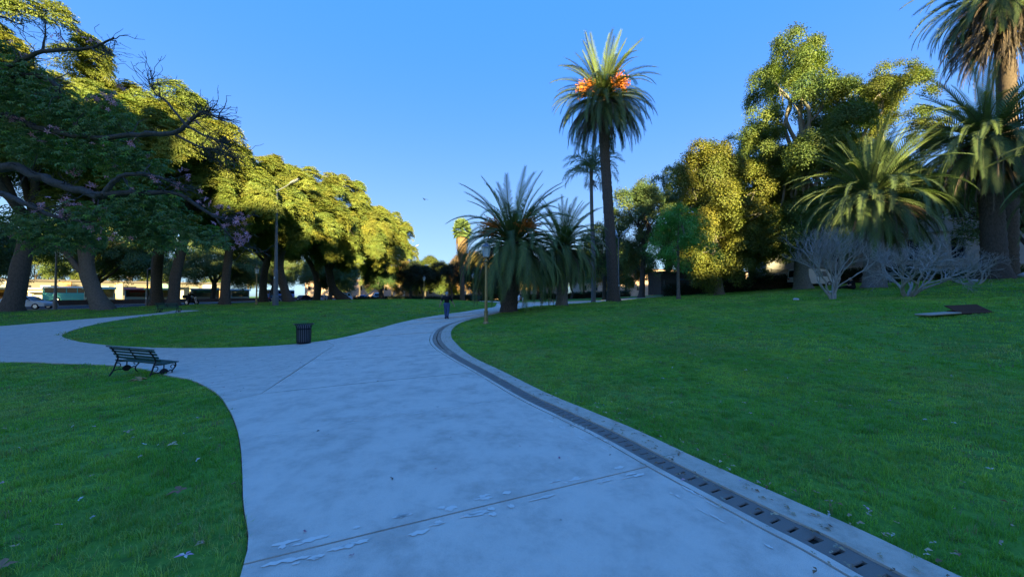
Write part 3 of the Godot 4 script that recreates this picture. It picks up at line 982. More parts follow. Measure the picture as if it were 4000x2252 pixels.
# a broadleaf tree: trunk along pts, crown ellipsoid(s)
func tree(called: String, label: String, group: String, trunk: Array, r0: float, r1: float, crowns: Array, o: Dictionary):
	var base: Vector3 = trunk[0]
	var t := thing(called, label, "tree", base, 0.0, group)
	var b := Buf.new()
	var pts := []
	for p in smooth_line(trunk, 6):
		pts.append(p - base)
	var rad := taper(pts.size(), r0, r1, 0.7)
	for k in pts.size():
		rad[k] += r0 * 0.38 * exp(-pts[k].y / (r0 * 0.8))
	pts.push_front(Vector3(0, -0.3, 0))
	rad.push_front(rad[0] * 1.1)
	b.tube(pts, rad, 14, false, 0.075, int(base.x))
	part("trunk", b, o.get("bark", mats.bark), t)
	var rows := PackedFloat32Array()
	var k := 0
	for c in crowns:
		var pads := crown_pads(c[0], c[1], c[2], o.get("pad", 1.3), o.get("low", -0.35), int(absf(base.x) * 13) + k * 7 + 1, o.get("lump", 0.32), o.get("lobes", 11), o.get("lobe_r", 0.42))
		pad_leaves(rows, pads, o.get("per", 34), o.get("color", Color(0.07, 0.12, 0.03)), o.get("tone", 0.22), o.get("hue", 0.12), o.get("size", 1.0), o.get("flat", 0.55), o.get("droop", 0.5))
		# limbs from the trunk to a few pads, and branches from each limb on
		var n_limb: int = o.get("limbs", 6)
		for j in n_limb:
			var q: Array = pads[(j * 37 + 5) % pads.size()]
			var from: Vector3 = pts[clampi(pts.size() - 1 - (j % 4), 0, pts.size() - 1)]
			var to: Vector3 = q[0].lerp(c[0], 0.25) - base
			var lb := Buf.new()
			limb_to(lb, from, to, r1 * rnd(0.5, 0.75), r1 * 0.16)
			for z in 5:
				var q2: Array = pads[(j * 37 + 5 + z * 11) % pads.size()]
				if q2[0].distance_to(q[0]) < c[1].x * 0.9:
					limb_to(lb, from.lerp(to, rnd(0.45, 0.95)), q2[0] - base, r1 * 0.22, 0.03, 0.08, 5)
			part("limb", lb, o.get("bark", mats.bark), t)
		k += 1
	# rows hold world places; bring them under the tree
	for q in range(0, rows.size(), 16):
		rows[q + 3] -= base.x
		rows[q + 7] -= base.y
		rows[q + 11] -= base.z
	many("crown", sprays_of(o.get("leaf", "tipa")), rows, o.get("mat", mats.leaf_tipa), t)
	return t

func build_tipa_row():
	var g := "tall tipa trees along the avenue"
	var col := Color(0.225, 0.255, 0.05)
	var o := {"color": col, "pad": 1.35, "per": 52, "limbs": 6, "flat": 0.6, "droop": 1.0, "lump": 0.40, "lobes": 16, "tone": 0.26}
	var v := func(x, z, y): return Vector3(x, y, z)
	tree("tipa_tree", "old tree with the thickest trunk, beside the pale blue parked car", g, [on(-39.3, -30), v.call(-39.0, -30.3, 4.5), v.call(-38.4, -30.5, 8)], 0.56, 0.48, [[Vector3(-40, 14.5, -30), Vector3(9, 8.0, 8), 150]], o)
	tree("tipa_tree", "tree with a leaning pale-footed trunk and a crooked side limb", g, [on(-35.4, -33), v.call(-36.6, -33, 3.2), v.call(-37.2, -33.2, 6.0), v.call(-37, -33.4, 9)], 0.6, 0.42, [[Vector3(-35, 13.2, -35), Vector3(8.5, 7.4, 8), 180]], o.merged({"bark": mats.bark_pale}, true))
	tree("tipa_tree", "upright dark-trunked tree just beyond the far green bench", g, [on(-33.7, -38), v.call(-33.5, -38, 4), v.call(-32.8, -38.2, 8)], 0.5, 0.38, [[Vector3(-32.5, 12.0, -39), Vector3(8, 6.9, 7.5), 170]], o)
	tree("tipa_tree", "straight tree between the far bench and the tall twin-headed street light", g, [on(-31.6, -42), v.call(-31.5, -42, 4), v.call(-31, -42, 8)], 0.48, 0.36, [[Vector3(-31, 11.2, -44), Vector3(7.5, 6.4, 7.5), 160]], o)
	tree("tipa_tree", "tree with a bent trunk right beside the tall twin-headed street light", g, [on(-28.1, -48), v.call(-28.6, -48, 2.5), v.call(-29.3, -48, 5.5), v.call(-29, -48.5, 8.5)], 0.55, 0.4, [[Vector3(-29, 11.2, -51), Vector3(7.8, 6.6, 7.5), 160]], o)
	tree("tipa_tree", "dark-trunked tree behind the small lantern near the avenue", g, [on(-35.2, -54), v.call(-35.2, -54, 4), v.call(-34.5, -54, 8)], 0.55, 0.4, [[Vector3(-35, 12.6, -55), Vector3(8, 7.2, 7.5), 160]], o)
	tree("tipa_tree", "wide sunlit tree with two leaning trunks, beside the queue of cars", g, [on(-27.3, -62), v.call(-29.2, -62, 3.2), v.call(-30.0, -62, 7)], 0.75, 0.5, [[Vector3(-30, 12.0, -62), Vector3(9.5, 7.6, 8.5), 240], [Vector3(-34, 11.5, -64), Vector3(5.5, 6.2, 6), 90], [Vector3(-24.5, 9.2, -62), Vector3(5.2, 5.0, 5.5), 90]], o)
	# its second stem
	var b := Buf.new()
	var st := smooth_line([on(-31.6, -61.5, -0.3), Vector3(-31.4, 3.2, -61.6), Vector3(-32.0, 5.6, -61.8), Vector3(-33.6, 8.2, -62)], 5)
	var wide_tree := get_node("tipa_tree_006")
	for k in st.size():
		st[k] -= wide_tree.position
	b.tube(st, taper(st.size(), 0.62, 0.3), 12, false, 0.05)
	part("trunk", b, mats.bark, wide_tree)
	tree("tipa_tree", "sunlit tree at the near end of the gap of sky, overhanging the yellow far trees", g, [on(-26, -76), v.call(-26, -76, 4), v.call(-25.5, -76, 8)], 0.55, 0.4, [[Vector3(-26.5, 11.8, -76), Vector3(6.8, 6.6, 7), 160]], o)
	tree("tipa_tree", "tall tree whose crown rises behind the leaning pale-footed trunk", g, [on(-41, -44), v.call(-41, -44, 5), v.call(-40.5, -44, 9)], 0.6, 0.45, [[Vector3(-40, 14.3, -44), Vector3(9, 7.6, 8), 170]], o)
	tree("tipa_tree", "outermost tree of the row, its crown cut by the edge of the picture", g, [on(-47, -24), v.call(-47, -24, 5), v.call(-46, -24, 9)], 0.6, 0.45, [[Vector3(-46, 15.5, -27), Vector3(8.5, 8.2, 8), 150]], o)
	# crooked side limb of the leaning tree
	var lean_tree := get_node("tipa_tree_001")
	var sl := smooth_line([Vector3(-36.3, 2.9, -33), Vector3(-37.3, 4.0, -32.8), Vector3(-38.0, 5.0, -32.7), Vector3(-39.4, 6.6, -32.6)], 5)
	for k in sl.size():
		sl[k] -= lean_tree.position
	b = Buf.new()
	b.tube(sl, taper(sl.size(), 0.27, 0.16), 10, false, 0.08)
	part("limb", b, mats.bark_pale, lean_tree)
	# bushy understorey trees on the far kerb of the avenue
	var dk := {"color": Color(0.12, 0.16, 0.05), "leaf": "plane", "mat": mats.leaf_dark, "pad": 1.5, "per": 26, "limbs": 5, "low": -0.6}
	var gd := "dark spreading trees across the avenue"
	var spots := [[-66, -40, 8.5, 9, "dark tree across the avenue behind the parked car"], [-68, -62, 9, 10, "huge low fig tree with long level limbs across the avenue"], [-66, -84, 9, 9, "dark round tree across the avenue, second past the fig"], [-68, -108, 9, 10, "dark tree far down the avenue above the queue of cars"], [-44, -92, 8, 6, "dark tree on the near kerb above the queue of cars"], [-78, -46, 10, 9, "large shaded tree behind the low red wall"]]
	for s in spots:
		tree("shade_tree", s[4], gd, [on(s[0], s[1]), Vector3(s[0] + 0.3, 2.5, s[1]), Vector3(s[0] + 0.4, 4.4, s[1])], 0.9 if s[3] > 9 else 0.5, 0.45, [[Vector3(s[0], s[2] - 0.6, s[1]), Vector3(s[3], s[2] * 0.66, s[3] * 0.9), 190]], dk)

func build_silk_floss():
	var base := on(-25.5, -15.5)
	var t := thing("silk_floss_tree", "silk floss tree with pink blossom and bare twigs, reaching in from the side", "tree", base)
	var fork := Vector3(-24.6, 6.0, -15.4)
	var b := Buf.new()
	var pts := smooth_line([Vector3(0, -0.3, 0), Vector3(0.1, 2.5, 0), fork - base], 6)
	b.tube(pts, taper(pts.size(), 0.75, 0.5), 14, false, 0.04)
	part("trunk", b, mats.bark_floss, t)
	var thick := {"A": [0.25, 0.12], "A2": [0.11, 0.035], "A3": [0.13, 0.035], "A4": [0.045, 0.015], "B": [0.22, 0.08], "E1": [0.10, 0.025], "E2": [0.05, 0.012], "E3": [0.05, 0.012], "E4": [0.05, 0.012], "C": [0.20, 0.05], "D": [0.17, 0.025], "D1": [0.05, 0.012], "D2": [0.14, 0.06], "D3": [0.09, 0.015], "D4": [0.02, 0.008], "G": [0.18, 0.06]}
	for key in FL:
		var line := []
		var src: Array = FL[key]
		if thick[key][0] > 0.15 or key == "D3":
			line.append(fork)
		line.append_array(src)
		line = smooth_line(line, 5)
		for k in line.size():
			line[k] -= base
			if k > 2 and k < line.size() - 1:
				line[k] += rdir() * thick[key][1] * 0.6
		b = Buf.new()
		b.tube(line, taper(line.size(), thick[key][0], thick[key][1], 0.75), 8, false, 0.07, key.length())
		# crooked twigs off each limb
		var twig_n := 34 if key in ["E1", "E2", "E3", "E4"] else 16
		for k in twig_n:
			var f := rnd(0.35, 1.0)
			var p: Vector3 = line[int(f * (line.size() - 1))]
			var d = (line[-1] - line[line.size() / 2]).normalized()
			var q: Vector3 = p
			var w = (d + rdir() * 1.1 + Vector3.UP * 0.35).normalized()
			var tw := [q]
			for z in int(rnd(3, 6)):
				q += w * rnd(0.14, 0.30)
				w = (w + rdir() * 0.55).normalized()
				tw.append(q)
			b.tube(tw, taper(tw.size(), minf(0.022, thick[key][1] * 0.9), 0.006), 4, false)
			for s in 2:
				var e: Vector3 = tw[int(rnd(1, tw.size() - 0.01))]
				var e2 = e + (w + rdir()).normalized() * rnd(0.15, 0.35)
				b.tube([e, e.lerp(e2, 0.5) + rdir() * 0.03, e2], [0.009, 0.007, 0.005], 3, false)
		part("limb", b, mats.bark_floss, t)
	var rows := PackedFloat32Array()
	for q in FB:
		for k in int(58 * q[1] * q[1] + 10):
			var d := rdir()
			var p: Vector3 = q[0] + d * Vector3(1.0, 0.62, 1.0) * q[1] * pow(rng.randf(), 0.45) * 1.05 - base
			push(rows, Transform3D(Basis(Quaternion(Vector3.UP, (d + Vector3.UP * 1.3).normalized())) * yaw(rnd(0, TAU)) * Basis.from_scale(Vector3.ONE * rnd(0.8, 1.35)), p), vary(Color(0.17, 0.26, 0.10), 0.3, 0.2) if rng.randf() < 0.88 else vary(Color(0.22, 0.36, 0.07), 0.2, 0.1))
	many("crown", sprays_of("hand"), rows, mats.leaf_floss, t)
	rows = PackedFloat32Array()
	for q in FF:
		for k in int(rnd(4, 10)):
			var p: Vector3 = q + rdir() * rnd(0.05, 0.32) - base
			push(rows, Transform3D(Basis(Quaternion(Vector3.UP, (rdir() + Vector3(0.5, 0.2, 0.8)).normalized())) * Basis.from_scale(Vector3.ONE * rnd(1.0, 1.5)), p), vary(Color(0.62, 0.33, 0.38), 0.25, 0.1))
	for k in 60:
		var q: Array = FB[k % FB.size()]
		push(rows, Transform3D(Basis(Quaternion(Vector3.UP, (rdir() + Vector3(0.5, 0.2, 0.8)).normalized())) * Basis.from_scale(Vector3.ONE * 1.3), q[0] + rdir() * q[1] * rnd(0.7, 1.05) - base), vary(Color(0.60, 0.33, 0.38), 0.25, 0.1))
	many("blossoms", sprays_of("star"), rows, mats.blossom, t)

func build_plane_trees():
	var g := "plane trees on the rising lawn"
	var o := {"color": Color(0.15, 0.20, 0.045), "leaf": "plane", "mat": mats.leaf_plane, "pad": 0.95, "per": 60, "size": 0.85, "lobe_r": 0.33, "flat": 0.8, "droop": 0.3, "bark": mats.bark_plane, "low": -0.75, "lump": 0.62, "limbs": 9, "lobes": 18, "tone": 0.28}
	var v := func(x, y, z): return Vector3(x, y, z)
	tree("plane_tree", "very tall plane tree with a mottled trunk behind the bare grey shrub", g, [on(30.5, -40), v.call(30.4, 5, -40), v.call(30.8, 11, -40), v.call(31, 17, -40)], 0.75, 0.4, [[Vector3(30.8, 19, -40), Vector3(4.6, 9.2, 4.6), 190], [Vector3(33.5, 14.5, -41), Vector3(3.6, 5.0, 4.0), 70], [Vector3(28.6, 12, -41.5), Vector3(3.4, 5.5, 3.6), 80], [Vector3(29.5, 8.6, -40.5), Vector3(4.6, 3.2, 4), 80]], o)
	tree("plane_tree", "tall sunlit plane tree rising behind the big date palms", g, [on(48, -50), v.call(48, 8, -50), v.call(47.5, 18, -50)], 0.7, 0.4, [[Vector3(48.3, 22.5, -50), Vector3(4.6, 10.0, 5), 190], [Vector3(45.6, 14, -49), Vector3(4.0, 7, 4), 110]], o.merged({"color": Color(0.15, 0.175, 0.028)}, true))
	tree("plane_tree", "middle-sized plane tree with a strip of yellow sunlit leaves", g, [on(21.5, -39.5), v.call(21.3, 4, -39.5), v.call(20.6, 8, -39.3)], 0.42, 0.28, [[Vector3(19.6, 14.0, -39), Vector3(2.2, 3.6, 2.2), 50], [Vector3(20.6, 9.4, -38.6), Vector3(3.1, 4.4, 3.0), 80], [Vector3(23.6, 10.6, -40.5), Vector3(3.0, 4.4, 3.0), 80], [Vector3(26.4, 8.2, -42.5), Vector3(3.4, 4.6, 3.2), 90], [Vector3(21.0, 5.0, -39.5), Vector3(2.4, 2.2, 2.4), 36]], o.merged({"color": Color(0.16, 0.17, 0.028)}, true))
	var dk := o.merged({"color": Color(0.12, 0.17, 0.055), "mat": mats.leaf_dark, "bark": mats.bark, "leaf": "small", "size": 1.35, "per": 34}, true)
	var gd := "dark trees closing the right of the lawn"
	tree("dark_tree", "dark tree at the sky's edge left of the plane trees, behind the young ginkgo", gd, [on(19.0, -56), v.call(19.2, 5, -56), v.call(19.4, 9, -56)], 0.45, 0.3, [[Vector3(19.2, 11.4, -56), Vector3(4.3, 7.6, 4.3), 170]], dk)
	tree("dark_tree", "taller dark tree between the ginkgo and the sunlit plane tree", gd, [on(24.5, -60), v.call(24.5, 5, -60), v.call(24.6, 10, -60)], 0.45, 0.3, [[Vector3(24.4, 13.4, -60), Vector3(4.6, 8.2, 4.6), 180]], dk)
	tree("dark_tree", "dark leaning-limbed tree filling the gap under the tallest plane tree", gd, [on(34, -54), v.call(34, 5, -54), v.call(33.5, 10, -54)], 0.5, 0.3, [[Vector3(34.5, 13.5, -54), Vector3(5.5, 9.0, 5), 190]], dk)
	tree("dark_tree", "low dark tree under the plane trees with leaves down to the ground", gd, [on(29, -51), v.call(29, 3, -51), v.call(29, 5, -51)], 0.3, 0.2, [[Vector3(28.5, 6.8, -51), Vector3(6.0, 4.6, 4), 150]], dk)
	tree("dark_tree", "dark tree behind the sunlit date palm on the lawn", gd, [on(42, -44), v.call(42, 4, -44), v.call(42, 8, -44)], 0.4, 0.3, [[Vector3(41.5, 12.5, -44), Vector3(5.0, 4.5, 4), 120]], dk)
	tree("dark_tree", "dark tree between the tall palm's trunk and the ginkgo", gd, [on(15.5, -64), v.call(15.5, 3, -64), v.call(15.5, 6, -64)], 0.35, 0.25, [[Vector3(15.6, 8.5, -64), Vector3(4.0, 5.2, 4), 120]], dk)
	tree("dark_tree", "dark tree at the end of the row beyond the rightmost palms", gd, [on(52, -38), v.call(52, 4, -38), v.call(52, 8, -38)], 0.4, 0.3, [[Vector3(50.5, 12.0, -38), Vector3(5.5, 5.0, 4), 120]], dk)
	# young ginkgo on the lawn
	tree("ginkgo_tree", "young bright green ginkgo with a thin pale trunk on the lawn", "", [on(13.98, -32), v.call(13.95, 3.2, -32), v.call(14.0, 6.5, -32), v.call(14.0, 8.6, -32)], 0.17, 0.05, [[Vector3(13.9, 5.9, -32), Vector3(2.5, 2.6, 2.4), 90], [Vector3(13.9, 7.7, -32), Vector3(1.15, 1.7, 1.15), 30]], {"color": Color(0.15, 0.36, 0.09), "leaf": "small", "mat": mats.leaf_ginkgo, "pad": 0.55, "per": 60, "size": 0.75, "flat": 0.4, "bark": mats.bark_pale, "low": -0.6, "limbs": 8, "lump": 0.5})

# ------------------------------------------------------------------ palms
func frond_mesh(elev: float, bend: float, pairs: int, leaf_len: float, vee: float, dead := false, plume := 0.0, sd := 1) -> ArrayMesh:
	# one unit long; grows towards +x
	var r := RandomNumberGenerator.new()
	r.seed = sd
	var b := Buf.new()
	b.colored = true
	var pts := [Vector3.ZERO]
	var dirs := []
	var n := 16
	for k in n:
		var f := float(k) / n
		var e := elev - bend * pow(f, 1.25)
		var d := Vector3(cos(e), sin(e), 0.05 * sin(f * 3.0 + sd)).normalized()
		dirs.append(d)
		pts.append(pts[-1] + d / n)
	dirs.append(dirs[-1])
	b.col = Color(0.15, 0.175, 0.065) if not dead else Color(0.20, 0.14, 0.09)
	b.tube(pts, taper(n + 1, 0.008, 0.002), 4, false)
	for k in pairs:
		var f := lerpf(0.10, 1.0, (k + 0.5) / pairs)
		var u := f * n
		var i := mini(int(u), n - 1)
		var p: Vector3 = pts[i].lerp(pts[i + 1], u - i)
		var d: Vector3 = dirs[i]
		var side := Vector3(0, 0, 1)
		var up := side.cross(d).normalized()
		if up.y < 0.0 and absf(d.y) < 0.99:
			up = -up
		var len := leaf_len * (0.35 + 0.85 * sin(PI * clampf(0.12 + f * 0.8, 0.0, 1.0))) * r.randf_range(0.88, 1.1)
		for s in [-1.0, 1.0]:
			var a := lerpf(1.15, 0.40, f) if not dead else r.randf_range(0.12, 0.5)
			var v := vee + r.randf_range(-0.08, 0.08) + plume * r.randf_range(-1.0, 1.0)
			var o = (d * cos(a) + side * s * sin(a) * cos(v) + up * sin(a) * sin(v)).normalized()
			if dead:
				o = (o + Vector3.DOWN * 0.6).normalized()
			var w := d * 0.0080 * (0.8 if dead else 1.0)
			var m = p + o * len * 0.55
			var t = p + o * len - Vector3(0, len * r.randf_range(0.10, 0.24), 0)
			var shade := r.randf_range(0.8, 1.15)
			b.col = Color(0.15, 0.205, 0.065) * shade if not dead else Color(0.155, 0.12, 0.09) * r.randf_range(0.6, 1.2)
			var nn := up
			b.tri(p - w, p + w, m + w * 0.8, nn)
			b.tri(p - w, m + w * 0.8, m - w * 0.8, nn)
			b.tri(m - w * 0.8, m + w * 0.8, t, nn)
	return b.mesh()

var fronds := {}

func fruit_mesh(sd: int) -> ArrayMesh:
	var r := RandomNumberGenerator.new()
	r.seed = sd
	var b := Buf.new()
	b.tube([Vector3.ZERO, Vector3(0.35, 0.12, 0), Vector3(0.62, 0.06, 0)], [0.035, 0.03, 0.02], 5, false)
	for k in 46:
		var p := Vector3(r.randf_range(0.35, 0.62), 0.1, 0)
		var d := Vector3(r.randf_range(0.2, 1.0), r.randf_range(-0.5, 0.5), r.randf_range(-0.9, 0.9)).normalized()
		var L := r.randf_range(0.35, 0.65)
		var e := p + d * L - Vector3(0, 0.22 * L, 0)
		b.tube([p, p + d * L * 0.55, e], [0.012, 0.011, 0.009], 3, false)
		for j in 3:
			b.ball(p.lerp(e, 0.45 + 0.25 * j) + Vector3(r.randf_range(-0.02, 0.02), 0, r.randf_range(-0.02, 0.02)), Vector3.ONE * 0.022, 4, 3)
	return b.mesh()

func palm_trunk(b: Buf, top: Vector3, r0: float, r1: float, rough := 0.09, foot := 1.25):
	# leaf-base scars set in a spiral of diamonds
	var L := top.length()
	var rows := int(L / 0.085)
	var sides := 30
	var base := b.v.size()
	for j in rows + 1:
		var f := float(j) / rows
		var c := top * f + Vector3(0.12 * sin(f * 4.0 + r0 * 30.0), 0, 0.1 * sin(f * 3.0 + r0 * 11.0)) * minf(L * 0.06, 1.0)
		var r := lerpf(r0, r1, f) * (1.0 + (foot - 1.0) * exp(-f * L / 0.55)) + r1 * 0.35 * smoothstep(L - 1.0, L, f * L)
		for s in sides:
			var a := TAU * s / sides
			var ph := a * 7.0 + f * L * 5.2
			var ph2 := a * 7.0 - f * L * 5.2
			var k := maxf(0.0, sin(ph)) * maxf(0.0, sin(ph2)) + 0.5 * fmod(f * L * 3.1 + 0.15 * sin(a * 7.0), 1.0)
			var rr := r * (1.0 + rough * (k - 0.4) + 0.02 * sin(s * 12.9 + j * 7.7))
			var d := Vector3(cos(a), 0.0, sin(a))
			b.vert(c + d * rr, (d + Vector3(0, 0.35 * rough * 6.0 * (0.5 - fmod(f * L * 3.1, 1.0)), 0)).normalized())
	for j in rows:
		for s in sides:
			var o := base + j * sides + s
			var o2 := base + j * sides + (s + 1) % sides
			b.tri_i(o, o2, o2 + sides)
			b.tri_i(o, o2 + sides, o + sides)

func date_palm(label: String, group: String, base: Vector3, lean: Vector3, th: float, r0: float, r1: float, L: float, n: int, dead: int, fruit: int, mat: Material, o := {}):
	var t := thing("date_palm", label, "palm tree", base, 0.0, group)
	if fronds.is_empty():
		var spec := [[1.42, 0.40, 0.5], [1.18, 0.70, 0.45], [0.9, 1.45, 0.40], [0.55, 1.75, 0.35], [0.25, 1.8, 0.25], [-0.1, 1.5, 0.15], [-0.5, 1.1, 0.1]]
		for k in spec.size():
			fronds[k] = frond_mesh(spec[k][0], spec[k][1], 36, 0.102, spec[k][2], false, 0.05, k + 1)
			fronds[30 + k] = frond_mesh(spec[k][0], spec[k][1] * 1.05 + 0.12, 36, 0.102, spec[k][2], false, 0.05, k + 51)
		fronds[10] = frond_mesh(-0.15, 1.45, 44, 0.095, 0.1, true, 0.0, 11)
		fronds[11] = frond_mesh(-0.7, 0.9, 44, 0.09, 0.1, true, 0.0, 12)
		fronds[20] = fruit_mesh(3)
	var top := Vector3(lean.x, th, lean.z)
	var b := Buf.new()
	palm_trunk(b, top + Vector3(0, 0.0, 0), r0, r1, o.get("rough", 0.09), o.get("foot", 1.25))
	part("trunk", b, mat, t)
	# swollen heart of old leaf bases under the crown
	b = Buf.new()
	palm_trunk(b, Vector3(0, L * 0.24, 0), r1 * 1.15, r1 * 0.45, 0.28, 1.0)
	part("crown_heart", b, mats.palm_trunk_brown, t, top - Vector3(0, 0.25, 0))
	var heart := top + Vector3(0, L * 0.10, 0)
	for k in n:
		var f := (k + 0.5) / n
		var e := lerpf(1.5, -1.0, pow(f, o.get("pow", 0.72))) + rnd(-0.12, 0.12)
		var idx := 0
		for j in 7:
			if e < [9.0, 1.26, 0.95, 0.62, 0.27, -0.1, -0.5][j]:
				idx = j
		var a := k * 2.39996 + rnd(-0.15, 0.15)
		var sc: float = L * rnd(0.86, 1.05) * (o.get("inner", 1.0) if f < 0.2 else 1.0)
		var p := heart + Vector3(cos(-a), 0, sin(-a)) * r1 * 0.55 - Vector3(0, L * 0.10 * f, 0)
		part("frond", fronds[idx + o.get("soft", 0)], [mats.frond, mats.frond_deep, mats.frond_old, mats.frond_deep][k * 7 % 4], t, p, yaw(a) * Basis(Vector3.BACK, rnd(-0.08, 0.08)) * Basis(Vector3.RIGHT, rnd(-0.25, 0.25)) * Basis.from_scale(Vector3.ONE * sc))
	for k in dead:
		var a := k * 2.39996 + 0.7
		var f := float(k) / maxi(dead, 1)
		part("dead_frond", fronds[10 + k % 2], mats.frond, t, top + Vector3(cos(-a) * r1 * 0.9, L * 0.02 - f * o.get("skirt", 0.0), sin(-a) * r1 * 0.9), yaw(a) * Basis(Vector3.BACK, rnd(-0.15, 0.1)) * Basis.from_scale(Vector3.ONE * L * rnd(0.55, 0.85) * o.get("dead_len", 1.0)))
	for k in fruit:
		var a := k * 2.1 + 1.1
		part("fruit_stalk", fronds[20], mats.fruit, t, heart + Vector3(cos(-a), 0.1, sin(-a)) * r1 * 0.6, yaw(a) * Basis(Vector3.BACK, rnd(0.2, 0.8)) * Basis.from_scale(Vector3.ONE * L * 0.42))
	return t

func build_palms():
	var g := "date palms in the park"
	date_palm("short stout date palm with orange fruit and low drooping fronds, behind the brass lantern", g, on(-0.2, -26), Vector3(0.3, 0, 0), 4.4, 0.56, 0.52, 4.9, 150, 14, 5, mats.palm_trunk, {"foot": 1.1, "soft": 30, "pow": 0.8})
	date_palm("low date palm with a grey ringed trunk, between the fruiting palm and the thin palm", g, on(3.9, -30), Vector3(0.1, 0, 0), 4.3, 0.42, 0.42, 4.2, 130, 30, 0, mats.palm_trunk_grey, {"soft": 30, "pow": 0.85})
	date_palm("very tall date palm with orange fruit, standing alone against the sky", g, on(8.7, -33), Vector3(-0.75, 0, 0.2), 17.2, 0.46, 0.40, 5.0, 165, 80, 9, mats.palm_trunk, {"skirt": 0.8, "foot": 1.5, "pow": 0.85})
	date_palm("date palm with sunlit upright fronds and pale grey trunk behind the shrubs", g, on(26.6, -28), Vector3(-0.1, 0, 0), 6.3, 0.62, 0.55, 5.4, 165, 46, 1, mats.palm_trunk_grey, {"skirt": 0.6, "pow": 0.95})
	date_palm("thick-trunked date palm with a spreading root mass beside the white rock", g, on(32.9, -26), Vector3(-0.6, 0, 0.2), 9.2, 0.62, 0.52, 5.2, 190, 100, 0, mats.palm_trunk, {"skirt": 1.6, "foot": 1.7})
	date_palm("tallest date palm at the picture's edge, with a long skirt of dead fronds", g, on(39.0, -30), Vector3(-0.2, 0, 0.3), 22.4, 0.60, 0.50, 5.8, 130, 280, 0, mats.palm_trunk_brown, {"skirt": 3.8, "dead_len": 0.95})
	date_palm("date palm just outside the picture, one dark frond hanging in", g, on(26.4, -15.5), Vector3(0, 0, 0), 4.6, 0.5, 0.45, 4.8, 70, 10, 0, mats.palm_trunk)
	# thin palm with feathery drooping fronds
	var base := on(8.1, -38)
	var t := thing("queen_palm", "slender palm with a smooth grey trunk and feathery drooping fronds, behind the tallest lone palm", "palm tree", base)
	var b := Buf.new()
	var pts := smooth_line([Vector3(0, -0.2, 0), Vector3(0.05, 4, 0), Vector3(-0.1, 8.5, 0), Vector3(-0.15, 12.4, 0)], 8)
	b.tube(pts, taper(pts.size(), 0.24, 0.15), 14, false, 0.02)
	part("trunk", b, mats.bark_grey, t)
	b = Buf.new()
	b.tube([Vector3(-0.15, 12.2, 0), Vector3(-0.15, 13.2, 0), Vector3(-0.1, 14.0, 0)], [0.15, 0.19, 0.08], 10, false)
	part("crown_shaft", b, mats.bark_pale, t)
	var ms := [frond_mesh(1.35, 0.9, 46, 0.16, 0.1, false, 0.9, 31), frond_mesh(1.0, 1.9, 46, 0.17, 0.0, false, 0.9, 32), frond_mesh(0.55, 2.0, 46, 0.17, 0.0, false, 0.9, 33)]
	for k in 26:
		var a := k * 2.39996
		part("frond", ms[0 if k < 4 else (1 if k < 15 else 2)], mats.frond, t, Vector3(-0.12, 13.7 - k * 0.03, 0), yaw(a) * Basis.from_scale(Vector3.ONE * rnd(3.3, 4.0)))
	part("fruit_stalk", fronds[20], mats.dead_frond, t, Vector3(-0.15, 13.0, 0.1), yaw(1.2) * Basis(Vector3.BACK, -1.1) * Basis.from_scale(Vector3.ONE * 1.6))
	# far fan palm with a straw skirt catching the sun
	base = on(-9.2, -70)
	t = thing("fan_palm", "far palm with a golden straw skirt in the sun, beside the fruiting palm", "palm tree", base)
	b = Buf.new()
	palm_trunk(b, Vector3(0, 10, 0), 0.45, 0.35)
	part("trunk", b, mats.palm_trunk_brown, t)
	for k in 3:
		b = Buf.new()
		for j in 70:
			var a := TAU * j / 70.0 + rnd(-0.05, 0.05)
			var d := Vector3(cos(a), 0, sin(a))
			var sd := Vector3(-sin(a), 0, cos(a)) * rnd(0.10, 0.17)
			var p := Vector3(0, 12.8 - k * 1.3, 0) + d * (0.95 - k * 0.22)
			var e := p + d * rnd(-0.1, 0.3) - Vector3(0, rnd(2.0, 3.6), 0)
			b.quad(p - sd, p + sd, e + sd * 0.35, e - sd * 0.35, d)
		part("straw_skirt", b, M("straw", Color(0.20, 0.13, 0.065), 0.95), t)
	# fan leaves on short stalks
	b = Buf.new()
	b.colored = true
	b.col = Color(0.13, 0.19, 0.06)
	b.tube([Vector3.ZERO, Vector3(0.7, 0.08, 0)], [0.03, 0.02], 4, false)
	for k in 11:
		var a0 := -1.35 + k * 0.245
		var tip := Vector3(0.7 + cos(a0 + 0.12) * 0.95, 0.05 - 0.22 * absf(a0), sin(a0 + 0.12) * 0.95)
		b.tri(Vector3(0.7, 0.08, 0), Vector3(0.7 + cos(a0) * 0.6, 0.10, sin(a0) * 0.6), tip, Vector3.UP)
		b.tri(Vector3(0.7, 0.08, 0), tip, Vector3(0.7 + cos(a0 + 0.24) * 0.6, 0.06, sin(a0 + 0.24) * 0.6), Vector3.UP)
	var fan := b.mesh()
	for k in 52:
		var a := k * 2.39996
		part("fan_leaf", fan, mats.frond, t, Vector3(0, 13.5 - k * 0.012, 0), yaw(a) * Basis(Vector3.BACK, lerpf(1.4, -1.0, k / 52.0)) * Basis.from_scale(Vector3.ONE * rnd(1.1, 1.4)))

